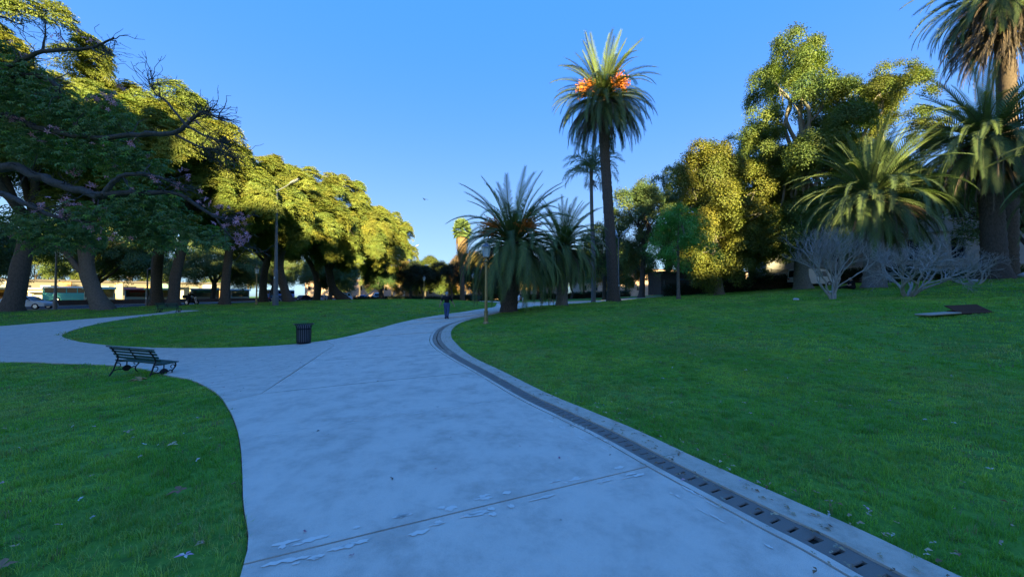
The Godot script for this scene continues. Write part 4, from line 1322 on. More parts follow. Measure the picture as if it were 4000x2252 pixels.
# ------------------------------------------------------------------ bare shrubs
func grow(b: Buf, p: Vector3, d: Vector3, r: float, L: float, depth: int, spread: float, up: float):
	var pts := [p]
	var w := d
	for k in 3:
		w = (w + rdir() * 0.34 + Vector3.UP * up * 0.12).normalized()
		pts.append(pts[-1] + w * L / 3.0)
	b.tube(pts, taper(4, r, r * 0.68), 6 if depth > 3 else (4 if depth > 1 else 3), false)
	if depth == 0:
		return
	var n := 3 if rng.randf() < (0.55 if depth > 1 else 0.85) else 2
	for k in n:
		var e := (w + rdir() * spread + Vector3.UP * up * 0.3).normalized()
		grow(b, pts[-1] if k < 2 else pts[2], e, r * 0.62, L * rnd(0.66, 0.9), depth - 1, spread, up)

func build_shrubs():
	var g := "leafless grey shrubs on the lawn"
	var defs := [
		[18.5, -22, "upright leafless grey shrub, narrow at the foot, beside the seated person", 8, 0.32, 1.08, 0.065, 0.55, 0.42],
		[21.8, -21, "wide leafless grey shrub with a twisted pale trunk in front of the date palm", 6, 0.80, 0.98, 0.11, 0.22, 0.6],
		[28.6, -23.5, "small leafless shrub half hidden by the thick palm trunk", 4, 0.5, 0.62, 0.06, 0.3, 0.7]]
	for s in defs:
		var base := on(s[0], s[1])
		var t := thing("bare_shrub", s[2], "shrub", base, 0.0, g)
		for k in int(s[3]):
			var a: float = TAU * k / s[3] + rnd(-0.3, 0.3)
			var d := Vector3(cos(a) * s[4], 1.0, sin(a) * s[4] * 0.8).normalized()
			var b := Buf.new()
			grow(b, Vector3(cos(a), 0, sin(a)) * 0.10 - Vector3(0, 0.08, 0), d, s[6] * rnd(0.7, 1.15), s[5] * rnd(0.9, 1.15), 6, s[8], s[7])
			part("stem", b, mats.bark_shrub, t)

# ------------------------------------------------------------------ street furniture
func box_mesh(s: Vector3, ch := 0.0) -> ArrayMesh:
	var b := Buf.new()
	b.box(Vector3.ZERO, s, Basis.IDENTITY, ch)
	return b.mesh()

func scroll(c: Vector3, r: float, a0: float, a1: float, grow_by := 0.0, n := 10) -> Array:
	# an arc in the x = c.x plane (z forward, y up)
	var out := []
	for k in n + 1:
		var a := lerpf(a0, a1, float(k) / n)
		var rr := r * (1.0 + grow_by * k / n)
		out.append(c + Vector3(0, sin(a) * rr, cos(a) * rr))
	return out

func bench(label: String, at: Vector3, turn: float, tilt: Basis = Basis.IDENTITY) -> Node3D:
	# local axes: x along the bench, +z the way a sitter faces
	var t := thing("park_bench", label, "bench", at, turn, "green slatted park benches")
	t.basis = yaw(turn) * tilt
	var back := [[0.02, 0.475], [-0.035, 0.56], [-0.075, 0.645], [-0.125, 0.725]]
	var seat := [[0.02, 0.395], [0.105, 0.375], [0.19, 0.37], [0.275, 0.375], [0.36, 0.385], [0.44, 0.385]]
	var sm := box_mesh(Vector3(1.62, 0.062, 0.026), 0.007)
	var k := 0
	for q in back:
		part("back_slat", sm, mats.bench_green, t, Vector3(0, q[1], q[0]), Basis(Vector3.RIGHT, -0.42 - 0.09 * k))
		k += 1
	var tm := box_mesh(Vector3(1.66, 0.035, 0.075), 0.009)
	part("top_rail", tm, mats.bench_green, t, Vector3(0, 0.785, -0.175), Basis(Vector3.RIGHT, 0.2))
	var fm := box_mesh(Vector3(1.62, 0.026, 0.066), 0.007)
	for q in seat:
		part("seat_slat", fm, mats.bench_green, t, Vector3(0, q[1], q[0]), Basis(Vector3.RIGHT, 0.0))
	for x in [-0.68, 0.68]:
		var b := Buf.new()
		# back leg runs up into the backrest
		b.tube(smooth_line([Vector3(x, 0, -0.19), Vector3(x, 0.14, -0.11), Vector3(x, 0.34, -0.05), Vector3(x, 0.48, -0.015), Vector3(x, 0.62, -0.085), Vector3(x, 0.76, -0.18)], 4), taper(21, 0.020, 0.016), 6)
		# seat bearer
		b.tube(smooth_line([Vector3(x, 0.36, -0.03), Vector3(x, 0.345, 0.18), Vector3(x, 0.355, 0.44), Vector3(x, 0.33, 0.475)], 4), taper(13, 0.018, 0.016), 6)
		# front leg, an S with a curl
		b.tube(smooth_line([Vector3(x, 0.34, 0.47), Vector3(x, 0.25, 0.475), Vector3(x, 0.15, 0.40), Vector3(x, 0.07, 0.40), Vector3(x, 0.0, 0.45)], 4), taper(17, 0.018, 0.015), 6)
		b.tube(scroll(Vector3(x, 0.255, 0.40), 0.058, -0.6, 4.6, -0.3, 12), taper(13, 0.013, 0.010), 5)
		b.tube(scroll(Vector3(x, 0.25, -0.01), 0.075, 3.6, -1.4, -0.25, 12), taper(13, 0.013, 0.010), 5)
		b.tube(scroll(Vector3(x, 0.115, 0.19), 0.10, 0.1, 3.0, 0.0, 10), taper(11, 0.018, 0.018), 6)
		b.tube(smooth_line([Vector3(x, 0.12, -0.12), Vector3(x, 0.15, 0.0), Vector3(x, 0.13, 0.09)], 4), taper(9, 0.014, 0.014), 5)
		b.tube(smooth_line([Vector3(x, 0.13, 0.29), Vector3(x, 0.17, 0.35), Vector3(x, 0.14, 0.40)], 4), taper(9, 0.014, 0.014), 5)
		b.tube([Vector3(x, 0.215, 0.19), Vector3(x, 0.345, 0.19)], [0.015, 0.015], 6)
		part("iron_end", b, mats.iron, t)
		b = Buf.new()
		b.tube([Vector3(x - 0.012, 0.15, 0.19), Vector3(x + 0.012, 0.15, 0.19)], [0.085, 0.085], 16)
		part("rosette", b, mats.iron, t)
	var st := Buf.new()
	st.tube([Vector3(-0.68, 0.335, 0.2), Vector3(0.68, 0.335, 0.2)], [0.011, 0.011], 6)
	part("tie_rod", st, mats.iron, t)
	st = Buf.new()
	st.box(Vector3(0, 0.62, -0.105), Vector3(0.035, 0.34, 0.012), Basis(Vector3.RIGHT, -0.52))
	part("centre_strap", st, mats.iron, t)
	return t

func build_benches():
	var p := on(-10.05, -10.25)
	bench("green slatted bench with scrolled iron ends seen from behind at the path's edge", p, PI - 0.24, Basis(Vector3.BACK, 0.03))
	bench("far green bench on the strip of grass before the avenue", on(-27.6, -30.6), PI + 0.15)
	bench("distant dark bench behind the brass lantern's pole", on(-4.8, -52), PI + 0.3)

func build_bins():
	var def := [["black slatted litter bin with a flared rim, on the edge of the grass island", -8.85, -16.25, 1.0], ["distant black litter bin near the person with the dog", 5.0, -64.2, 1.05]]
	var b := Buf.new()
	# one slat: flat bar that bends outwards at the top
	var prof := [[0.275, 0.06], [0.285, 0.30], [0.285, 0.60], [0.292, 0.70], [0.315, 0.78], [0.36, 0.845], [0.385, 0.86]]
	for k in prof.size() - 1:
		var p: Array = prof[k]
		var q: Array = prof[k + 1]
		for o in [0.0, 0.007]:
			b.quad(Vector3(p[0] - o, p[1], -0.019), Vector3(p[0] - o, p[1], 0.019), Vector3(q[0] - o, q[1], 0.019), Vector3(q[0] - o, q[1], -0.019), Vector3(1 if o == 0.0 else -1, 0, 0))
		for s in [-0.019, 0.019]:
			b.quad(Vector3(p[0], p[1], s), Vector3(q[0], q[1], s), Vector3(q[0] - 0.007, q[1], s), Vector3(p[0] - 0.007, p[1], s), Vector3(0, 0, s))
	var slat := b.mesh()
	for d in def:
		var t := thing("litter_bin", d[0], "litter bin", on(d[1], d[2]), 0.3, "black slatted litter bins")
		for k in 24:
			part("slat", slat, mats.black_metal, t, Vector3.ZERO, yaw(TAU * k / 24.0))
		b = Buf.new()
		var ring := []
		for k in 33:
			ring.append(Vector3(cos(TAU * k / 32.0) * 0.388, 0.862, sin(TAU * k / 32.0) * 0.388))
		b.tube(ring, taper(33, 0.017, 0.017), 8, false)
		part("rim", b, mats.black_metal, t)
		for y in [0.09, 0.66]:
			b = Buf.new()
			b.lathe([[0.268, y - 0.025], [0.276, y - 0.025], [0.276, y + 0.025], [0.268, y + 0.025], [0.268, y - 0.025]], 32)
			part("band", b, mats.black_metal, t)
		b = Buf.new()
		b.lathe([[0.0, 0.07], [0.235, 0.07], [0.25, 0.80], [0.262, 0.80], [0.262, 0.82], [0.24, 0.82], [0.235, 0.09], [0.0, 0.09]], 28)
		part("liner", b, M("bin_liner", Color(0.22, 0.23, 0.25), 0.5), t)
		b = Buf.new()
		b.lathe([[0.0, 0.0], [0.15, 0.0], [0.17, 0.03], [0.27, 0.05], [0.27, 0.065], [0.0, 0.065]], 24)
		part("foot", b, mats.rust, t)

func lantern_lamp(label: String, at: Vector3, full := true) -> Node3D:
	var t := thing("lantern_post", label, "lamp post", at, 0.2, "brass lantern posts")
	var b := Buf.new()
	b.lathe([[0.0, -0.05], [0.17, -0.05], [0.17, 0.0], [0.165, 0.05], [0.125, 0.09], [0.115, 0.14], [0.115, 0.34], [0.125, 0.36], [0.10, 0.40], [0.098, 0.60], [0.125, 0.62], [0.125, 0.67], [0.095, 0.69], [0.0, 0.69]], 20)
	part("base", b, mats.brass, t)
	b = Buf.new()
	b.lathe([[0.0, 0.685], [0.085, 0.685], [0.08, 1.2], [0.066, 2.9], [0.064, 3.05], [0.085, 3.07], [0.085, 3.12], [0.064, 3.14], [0.064, 3.22], [0.0, 3.22]], 16)
	part("pole", b, mats.brass, t)
	b = Buf.new()
	b.lathe([[0.0, 3.215], [0.06, 3.215], [0.15, 3.25], [0.155, 3.275], [0.075, 3.30], [0.05, 3.36], [0.045, 3.44], [0.09, 3.47], [0.09, 3.49], [0.0, 3.49]], 16)
	part("collar", b, mats.brass, t)
	var r0 := 0.155
	var r1 := 0.235
	var y0 := 3.52
	var y1 := 3.98
	b = Buf.new()
	b.lathe([[0.0, y0 - 0.03], [r0 + 0.012, y0 - 0.03], [r0 + 0.012, y0], [0.0, y0]], 6, Vector3.ZERO, true)
	part("lantern_floor", b, mats.brass_pale, t)
	b = Buf.new()
	b.lathe([[r1 - 0.03, y1], [r1 + 0.03, y1], [r1 + 0.035, y1 + 0.035], [r1 - 0.03, y1 + 0.045], [r1 - 0.03, y1]], 6, Vector3.ZERO, true)
	part("lantern_crown", b, mats.brass_pale, t)
	for k in 6:
		var a := TAU * k / 6.0
		var e := TAU * (k + 1) / 6.0
		var p := Vector3(cos(a) * r0, y0, sin(a) * r0)
		var q := Vector3(cos(a) * r1, y1, sin(a) * r1)
		b = Buf.new()
		b.tube([p, q], [0.012, 0.012], 5)
		part("lantern_bar", b, mats.brass_pale, t)
		b = Buf.new()
		var p2 := Vector3(cos(e) * r0, y0, sin(e) * r0)
		var q2 := Vector3(cos(e) * r1, y1, sin(e) * r1)
		b.quad(p, p2, q2, q, Vector3(cos((a + e) * 0.5), 0, sin((a + e) * 0.5)))
		part("pane", b, mats.glass, t)
		b = Buf.new()
		b.tube([q + Vector3(0, 0.02, 0), q * Vector3(1.12, 1, 1.12) + Vector3(0, 0.07, 0)], [0.012, 0.003], 5)
		part("spike", b, mats.brass_pale, t)
	b = Buf.new()
	b.lathe([[r1 + 0.02, y1 + 0.037], [0.11, y1 + 0.19], [0.07, y1 + 0.225], [0.075, y1 + 0.25], [0.045, y1 + 0.27], [0.0, y1 + 0.27]], 6, Vector3.ZERO, true)
	part("roof", b, mats.pole_grey, t)
	b = Buf.new()
	b.lathe([[0.0, y1 + 0.265], [0.03, y1 + 0.265], [0.02, y1 + 0.33], [0.032, y1 + 0.36], [0.018, y1 + 0.40], [0.008, y1 + 0.52], [0.0, y1 + 0.54]], 10)
	part("finial", b, mats.brass_pale, t)
	if full:
		for k in 3:
			b = Buf.new()
			b.tube([Vector3(-0.045 + 0.045 * k, y0, 0.02), Vector3(-0.045 + 0.045 * k, y0 + 0.20, 0.02)], [0.016, 0.016], 8)
			part("tube_bulb", b, mats.white_plastic, t)
	return t

func street_light(label: String, at: Vector3, h: float, heads: Array, arm: float, mat_pole: Material, mat_head: Material, r := 0.11, pitch := 0.5):
	var t := thing("street_light", label, "street light", at, 0.0, "tall street lights")
	var b := Buf.new()
	b.lathe([[0.0, -0.05], [r * 1.7, -0.05], [r * 1.7, 0.9], [r * 1.35, 1.0], [r * 1.25, h * 0.30], [r, h * 0.31], [r * 0.62, h], [0.0, h]], 12)
	part("pole", b, mat_pole, t)
	b = Buf.new()
	b.box(Vector3(0, h * 0.24, r * 1.35), Vector3(0.10, 0.22, 0.02))
	part("plate", b, mats.white_plastic, t)
	for a in heads:
		var d := Vector3(cos(a), 0, -sin(a))
		b = Buf.new()
		var e: Vector3 = Vector3(0, h, 0) + d * arm + Vector3(0, arm * pitch, 0)
		b.tube(smooth_line([Vector3(0, h - 0.12, 0), Vector3(0, h, 0) + d * arm * 0.5 + Vector3(0, arm * pitch * 0.35, 0), e], 4), taper(9, 0.06, 0.045), 7)
		part("arm", b, mat_pole, t)
		b = Buf.new()
		var bs := Basis(d, Vector3.UP, d.cross(Vector3.UP)) * Basis(Vector3.BACK, atan(pitch) * 1.15)
		b.box(Vector3.ZERO, Vector3(1.05, 0.14, 0.44), Basis.IDENTITY, 0.04)
		b.box(Vector3(-0.15, 0.11, 0), Vector3(0.5, 0.09, 0.28), Basis.IDENTITY, 0.02)
		var hd := part("lamp_head", b, mat_head, t, e + d * 0.42 + Vector3(0, 0.42 * pitch, 0), bs)
		b = Buf.new()
		b.box(Vector3(0.12, -0.076, 0), Vector3(0.6, 0.012, 0.30))
		part("lens", b, mats.white_plastic, hd)

func build_lamps():
	lantern_lamp("brass lantern post in front of the fruiting date palm", on(-1.36, -20.0))
	lantern_lamp("far brass lantern post beside the tall twin-headed street light", on(-28.8, -43.0))
	lantern_lamp("distant lantern post on the crest of the grass island", on(-15.0, -65))
	lantern_lamp("distant lantern post half hidden by the fruiting palm's fronds", on(-5.7, -56))
	street_light("tall dark street light with two raised heads, on the grass island", on(-24.8, -40), 12.2, [0.15, PI - 0.5], 1.3, mats.pole_grey, mats.pole_grey, 0.17, 0.55)
	street_light("far twin-headed street light before the gap of sky", on(-24.1, -90), 12.2, [0.2, PI - 0.4], 1.2, mats.pole_grey, mats.pole_grey, 0.13, 0.6)
	street_light("pale-headed street light with three heads beside the tall palm's trunk", on(14.0, -50), 8.2, [0.1, PI - 0.2, 1.7], 0.55, mats.pole_grey, mats.pole_white, 0.11, 0.9)
	street_light("thin dark street light near the parked car", on(-43.1, -36), 6.3, [-0.2], 0.6, mats.pole_grey, mats.pole_grey, 0.09, 0.1)
	street_light("dark traffic pole on the kerb behind the far bench", on(-44, -46), 4.6, [0.0], 0.3, mats.pole_grey, mats.pole_grey, 0.10, 0.1)

# ------------------------------------------------------------------ people
func net(bones: Array, cell: float, k := 55.0) -> Buf:
	var lo := Vector3.ONE * 1e9
	var hi := -lo
	for q in bones:
		for e in [[q[0], q[2]], [q[1], q[3]]]:
			lo = lo.min(e[0] - Vector3.ONE * (e[1] + cell * 4.0))
			hi = hi.max(e[0] + Vector3.ONE * (e[1] + cell * 4.0))
	var nx := int((hi.x - lo.x) / cell) + 2
	var ny := int((hi.y - lo.y) / cell) + 2
	var nz := int((hi.z - lo.z) / cell) + 2
	var f := PackedFloat32Array()
	f.resize(nx * ny * nz)
	f.fill(0.0)
	for q in bones:
		var a: Vector3 = q[0]
		var b: Vector3 = q[1]
		var ra: float = q[2]
		var rb: float = q[3]
		var m := maxf(ra, rb) + cell * 3.0 + 0.02
		var l2 := (a.min(b) - Vector3.ONE * m - lo) / cell
		var h2 := (a.max(b) + Vector3.ONE * m - lo) / cell
		var ab := b - a
		var len2 := maxf(ab.length_squared(), 1e-8)
		for z in range(maxi(0, int(l2.z)), mini(nz, int(h2.z) + 1)):
			for y in range(maxi(0, int(l2.y)), mini(ny, int(h2.y) + 1)):
				for x in range(maxi(0, int(l2.x)), mini(nx, int(h2.x) + 1)):
					var p := lo + Vector3(x, y, z) * cell
					var t := clampf((p - a).dot(ab) / len2, 0.0, 1.0)
					var d := p.distance_to(a + ab * t) - lerpf(ra, rb, t)
					f[(z * ny + y) * nx + x] += exp(-clampf(d, -0.3, 0.3) * k)
	var out := Buf.new()
	var at := {}
	var sum := exp(0.0)
	for z in nz - 1:
		for y in ny - 1:
			for x in nx - 1:
				var o := (z * ny + y) * nx + x
				var vals := [f[o], f[o + 1], f[o + nx], f[o + nx + 1], f[o + nx * ny], f[o + nx * ny + 1], f[o + nx * ny + nx], f[o + nx * ny + nx + 1]]
				var ins := 0
				for w in vals:
					if w > sum:
						ins += 1
				if ins == 0 or ins == 8:
					continue
				var c := Vector3.ZERO
				var n := 0
				for e in [[0, 1], [2, 3], [4, 5], [6, 7], [0, 2], [1, 3], [4, 6], [5, 7], [0, 4], [1, 5], [2, 6], [3, 7]]:
					var u: float = vals[e[0]]
					var w: float = vals[e[1]]
					if (u > sum) != (w > sum):
						var lu := log(u + 1e-7)
						var lw := log(w + 1e-7)
						var t := clampf(lu / (lu - lw), 0.0, 1.0)
						var pa := Vector3(e[0] & 1, (e[0] >> 1) & 1, e[0] >> 2)
						var pb := Vector3(e[1] & 1, (e[1] >> 1) & 1, e[1] >> 2)
						c += pa.lerp(pb, t)
						n += 1
				var g := Vector3((log(vals[0] + 1e-7) - log(vals[1] + 1e-7)) + (log(vals[6] + 1e-7) - log(vals[7] + 1e-7)), (log(vals[0] + 1e-7) - log(vals[2] + 1e-7)) + (log(vals[5] + 1e-7) - log(vals[7] + 1e-7)), (log(vals[0] + 1e-7) - log(vals[4] + 1e-7)) + (log(vals[3] + 1e-7) - log(vals[7] + 1e-7)))
				at[o] = out.vert(lo + (Vector3(x, y, z) + c / n) * cell, g.normalized())
	var st := [1, nx, nx * ny]
	for o in at:
		for ax in 3:
			var o2: int = o + st[ax]
			if o2 >= f.size():
				continue
			if (f[o] > sum) != (f[o2] > sum):
				var u: int = st[(ax + 1) % 3]
				var w: int = st[(ax + 2) % 3]
				if at.has(o - u) and at.has(o - w) and at.has(o - u - w):
					out.tri_i(at[o], at[o - u], at[o - u - w])
					out.tri_i(at[o], at[o - u - w], at[o - w])
	return out

func hand(b: Buf, w: Vector3, d: Vector3, side: float):
	# palm and five unequal, slightly curled fingers
	var across := Vector3(0, 0, 1)
	across = (across - d * across.dot(d)).normalized()
	var inw := Vector3(-side, 0, 0)
	b.ball(w + d * 0.045, Vector3(0.022, 0.052, 0.040), 10, 6)
	var L := [0.075, 0.085, 0.08, 0.062]
	for k in 4:
		var p := w + d * 0.085 + across * (0.030 - 0.020 * k)
		var m: Vector3 = p + d * L[k] * 0.5 + inw * 0.006
		b.tube([p - d * 0.012, p, m, m + (d * 0.85 + inw * 0.5).normalized() * L[k] * 0.5], [0.009, 0.009, 0.0085, 0.007], 6)
	var th := w + d * 0.03 + across * 0.036
	b.tube([th - across * 0.01, th + (d * 0.6 + across * 0.7).normalized() * 0.035, th + (d * 0.9 + across * 0.35).normalized() * 0.065], [0.011, 0.010, 0.008], 6)

# a person in local axes, facing -z; J holds the joints, S the clothes
func person(label: String, at: Vector3, turn: float, J: Dictionary, S: Dictionary, scale := 1.0, cell := 0.02, group := "") -> Node3D:
	var t := thing("person", label, "person", at, turn, group)
	t.scale = Vector3.ONE * scale
	var sk: Material = mats.skin
	var limbs := []
	var hd: Vector3 = J.head
	limbs.append([J.pelvis, J.chest, 0.135, 0.15])
	limbs.append([J.chest + Vector3(-0.1, 0.04, 0), J.chest + Vector3(0.1, 0.04, 0), 0.105, 0.105])
	limbs.append([J.chest + Vector3(0, 0.12, 0), J.neck, 0.075, 0.058])
	limbs.append([J.neck, hd, 0.056, 0.085])
	limbs.append([hd + Vector3(0, 0.02, 0.012), hd + Vector3(0, 0.045, -0.012), 0.092, 0.09])
	limbs.append([hd + Vector3(0, -0.05, -0.045), hd + Vector3(0, -0.03, -0.04), 0.05, 0.055])
	limbs.append([hd + Vector3(0, 0.0, -0.085), hd + Vector3(0, -0.025, -0.105), 0.012, 0.016])
	for s in ["l", "r"]:
		limbs.append([J["sh" + s], J["el" + s], 0.056, 0.044])
		limbs.append([J["el" + s], J["wr" + s], 0.043, 0.029])
		limbs.append([J["hip" + s], J["kn" + s], 0.090, 0.060])
		limbs.append([J["kn" + s], J["an" + s], 0.058, 0.038])
		limbs.append([J["an" + s], J["to" + s], 0.040, 0.030])
		limbs.append([J.pelvis, J["hip" + s], 0.125, 0.10])
		limbs.append([J.chest + Vector3(0, 0.07, 0), J["sh" + s], 0.085, 0.064])
	var body := net(limbs, cell)
	for s in ["l", "r"]:
		hand(body, J["wr" + s], (J["wr" + s] - J["el" + s]).normalized(), -1.0 if s == "l" else 1.0)
		var e: Vector3 = hd + Vector3(-0.092 if s == "l" else 0.092, 0.005, 0.005)
		body.ball(e, Vector3(0.012, 0.033, 0.02), 8, 6)
	part("body", body, sk, t)
	var grow_by := 0.014
	var sh := [[J.pelvis + Vector3(0, 0.03, 0), J.chest, 0.145, 0.16], [J.chest + Vector3(-0.1, 0.04, 0), J.chest + Vector3(0.1, 0.04, 0), 0.12, 0.12], [J.chest + Vector3(0, 0.10, 0), J.neck - Vector3(0, 0.05, 0), 0.09, 0.07]]
	var tr := [[J.pelvis + Vector3(0, 0.06, 0), J.pelvis, 0.138, 0.145]]
	for s in ["l", "r"]:
		sh.append([J.chest + Vector3(0, 0.07, 0), J["sh" + s], 0.095, 0.076])
		sh.append([J["sh" + s], J["sh" + s].lerp(J["el" + s], S.get("sleeve", 0.75)), 0.074, 0.066])
		if S.get("sleeve", 0.75) > 1.0:
			sh.append([J["el" + s], J["el" + s].lerp(J["wr" + s], 0.9), 0.060, 0.045])
		tr.append([J.pelvis, J["hip" + s], 0.135, 0.112])
		var leg: float = S.get("leg", 2.0)
		tr.append([J["hip" + s], J["hip" + s].lerp(J["kn" + s], minf(leg, 1.0)), 0.108, 0.085])
		if leg > 1.0:
			tr.append([J["kn" + s], J["kn" + s].lerp(J["an" + s], leg - 1.0), 0.080, 0.062])
	part("shirt", net(sh, cell), S.shirt, t)
	part("trousers", net(tr, cell), S.trousers, t)
	for s in ["l", "r"]:
		var d: Vector3 = J["to" + s] - J["an" + s]
		var b := net([[J["an" + s] + Vector3(0, -0.03, 0) - d.normalized() * 0.02, J["to" + s] + Vector3(0, -0.005, 0), 0.050, 0.040], [J["an" + s] + Vector3(0, 0.0, 0), J["an" + s] + Vector3(0, 0.03, 0), 0.050, 0.048]], cell * 0.8)
		part("shoe", b, S.shoes, t)
	var hair := net([[hd + Vector3(0, 0.035, 0.03), hd + Vector3(0, 0.06, -0.015), 0.094, 0.085], [hd + Vector3(0, -0.02, 0.05), hd + Vector3(0, S.get("hair_low", -0.04), 0.05), 0.06, 0.05]], cell * 0.8)
	part("hair", hair, S.hair, t)
	return t

func stand(step := 0.0, arm := 0.1) -> Dictionary:
	return {"pelvis": Vector3(0, 0.98, 0), "chest": Vector3(0, 1.30, 0), "neck": Vector3(0, 1.50, -0.01), "head": Vector3(0, 1.61, -0.02),
		"shl": Vector3(-0.19, 1.41, 0), "shr": Vector3(0.19, 1.41, 0), "ell": Vector3(-0.26 - arm * 0.3, 1.13, 0.02 + step * 0.3), "elr": Vector3(0.26 + arm * 0.3, 1.13, 0.02 - step * 0.3),
		"wrl": Vector3(-0.28 - arm * 0.6, 0.89, -0.05 + step * 0.3), "wrr": Vector3(0.28 + arm * 0.6, 0.89, -0.05 - step * 0.5),
		"hipl": Vector3(-0.095, 0.93, 0), "hipr": Vector3(0.095, 0.93, 0), "knl": Vector3(-0.10, 0.50, -0.02 - step * 0.4), "knr": Vector3(0.10, 0.51, -0.02 + step * 0.25),
		"anl": Vector3(-0.10, 0.08, 0.02 - step * 0.7), "anr": Vector3(0.10, 0.09 + step * 0.22, 0.02 + step * 0.95), "tol": Vector3(-0.115, 0.045, -0.14 - step * 0.7), "tor": Vector3(0.115, 0.045 + step * 0.05, -0.13 + step * 0.95)}

func build_people():
	var black := M("cloth_black", Color(0.012, 0.012, 0.014), 0.9)
	var denim := M("denim", Color(0.055, 0.10, 0.20), 0.9)
	var white := M("cloth_white", Color(0.7, 0.7, 0.7), 0.9)
	var navy := M("cloth_navy", Color(0.03, 0.04, 0.07), 0.9)
	var greyc := M("cloth_grey", Color(0.10, 0.11, 0.13), 0.9)
	var shoe := M("shoe_dark", Color(0.03, 0.03, 0.035), 0.7)
	var g_hair := M("hair_grey", Color(0.42, 0.40, 0.38), 0.85)
	var d_hair := M("hair_dark", Color(0.03, 0.022, 0.016), 0.7)
	var f_hair := M("hair_fair", Color(0.30, 0.20, 0.10), 0.7)
	person("grey-haired man in black shirt and blue jeans walking away along the path", on(-4.34, -25.4, 0.0), 0.0, stand(0.27, 0.28), {"shirt": black, "trousers": denim, "shoes": shoe, "hair": g_hair, "sleeve": 0.8}, 1.03, 0.02)
	person("distant woman with fair hair in white, on the far path", on(1.0, -60, 0.0), 0.2, stand(0.05, 0.05), {"shirt": white, "trousers": white, "shoes": shoe, "hair": f_hair, "leg": 0.6, "hair_low": -0.18}, 0.96, 0.028, "people on the far path")
	person("distant person in dark top and white shorts beside the woman in white", on(1.75, -60, 0.0), -0.2, stand(0.08, 0.2), {"shirt": greyc, "trousers": white, "shoes": shoe, "hair": d_hair, "leg": 0.75}, 1.0, 0.028, "people on the far path")
	person("distant person in dark clothes standing with a tan dog", on(7.4, -62, 0.0), 1.2, stand(0.0, 0.1), {"shirt": navy, "trousers": navy, "shoes": white, "hair": d_hair, "sleeve": 1.5}, 1.03, 0.028, "people on the far path")
	# seated on the lawn by the palm
	var J := stand()
	for k in J:
		J[k] -= Vector3(0, 0.84, 0)
	J.chest = Vector3(0, 0.46, -0.04)
	J.neck = Vector3(0, 0.64, -0.10)
	J.head = Vector3(0, 0.745, -0.14)
	J.shl = Vector3(-0.19, 0.56, -0.08)
	J.shr = Vector3(0.19, 0.56, -0.08)
	J.ell = Vector3(-0.26, 0.32, -0.22)
	J.elr = Vector3(0.26, 0.32, -0.22)
	J.wrl = Vector3(-0.16, 0.20, -0.42)
	J.wrr = Vector3(0.16, 0.20, -0.42)
	J.pelvis = Vector3(0, 0.15, 0.02)
	J.hipl = Vector3(-0.1, 0.12, -0.02)
	J.hipr = Vector3(0.1, 0.12, -0.02)
	J.knl = Vector3(-0.20, 0.20, -0.44)
	J.knr = Vector3(0.22, 0.16, -0.44)
	J.anl = Vector3(-0.14, 0.09, -0.82)
	J.anr = Vector3(0.16, 0.09, -0.80)
	J.tol = Vector3(-0.15, 0.14, -0.94)
	J.tor = Vector3(0.18, 0.14, -0.93)
	person("person in black sitting on the lawn, bent forward, beside the palm's pale trunk", on(25.4, -28.4, 0.0), 1.15, J, {"shirt": black, "trousers": black, "shoes": shoe, "hair": d_hair, "sleeve": 0.8}, 1.0, 0.022)
	# dog beside the standing person
	var dog := thing("dog", "distant tan dog standing beside the person in dark clothes", "dog", on(6.5, -62, 0.0), 1.4)
	var tan := M("fur_tan", Color(0.36, 0.22, 0.11), 0.95)
	var legs := [[Vector3(0, 0.46, -0.22), Vector3(0, 0.43, 0.05), 0.135, 0.115], [Vector3(0, 0.43, 0.05), Vector3(0, 0.45, 0.25), 0.10, 0.105], [Vector3(0, 0.52, -0.27), Vector3(0, 0.66, -0.40), 0.085, 0.07], [Vector3(0, 0.69, -0.42), Vector3(0, 0.66, -0.58), 0.078, 0.04], [Vector3(0.045, 0.75, -0.40), Vector3(0.065, 0.79, -0.37), 0.025, 0.012], [Vector3(-0.045, 0.75, -0.40), Vector3(-0.065, 0.79, -0.37), 0.025, 0.012], [Vector3(0, 0.48, 0.33), Vector3(0, 0.56, 0.52), 0.028, 0.012]]
	for s in [-0.075, 0.075]:
		legs.append([Vector3(s, 0.42, -0.24), Vector3(s, 0.22, -0.23), 0.06, 0.034])
		legs.append([Vector3(s, 0.22, -0.23), Vector3(s, 0.03, -0.24), 0.032, 0.03])
		legs.append([Vector3(s, 0.42, 0.24), Vector3(s, 0.27, 0.18), 0.085, 0.045])
		legs.append([Vector3(s, 0.27, 0.18), Vector3(s, 0.17, 0.29), 0.042, 0.028])
		legs.append([Vector3(s, 0.17, 0.29), Vector3(s, 0.03, 0.27), 0.027, 0.03])
	part("body", net(legs, 0.018, 70.0), tan, dog)

# ------------------------------------------------------------------ vehicles
func wheel(t: Node3D, p: Vector3, r := 0.32, w := 0.2):
	var b := Buf.new()
	b.lathe([[r * 0.62, -w * 0.5], [r * 0.93, -w * 0.5], [r, -w * 0.36], [r, w * 0.36], [r * 0.93, w * 0.5], [r * 0.62, w * 0.5], [r * 0.62, -w * 0.5]], 20)
	var o := part("wheel", b, mats.tyre, t, p, Basis(Vector3.RIGHT, PI / 2))
	b = Buf.new()
	b.lathe([[0.0, -w * 0.42], [r * 0.6, -w * 0.42], [r * 0.63, -w * 0.2], [r * 0.63, w * 0.2], [r * 0.6, w * 0.42], [0.0, w * 0.42]], 14)
	part("rim", b, mats.chrome, o)

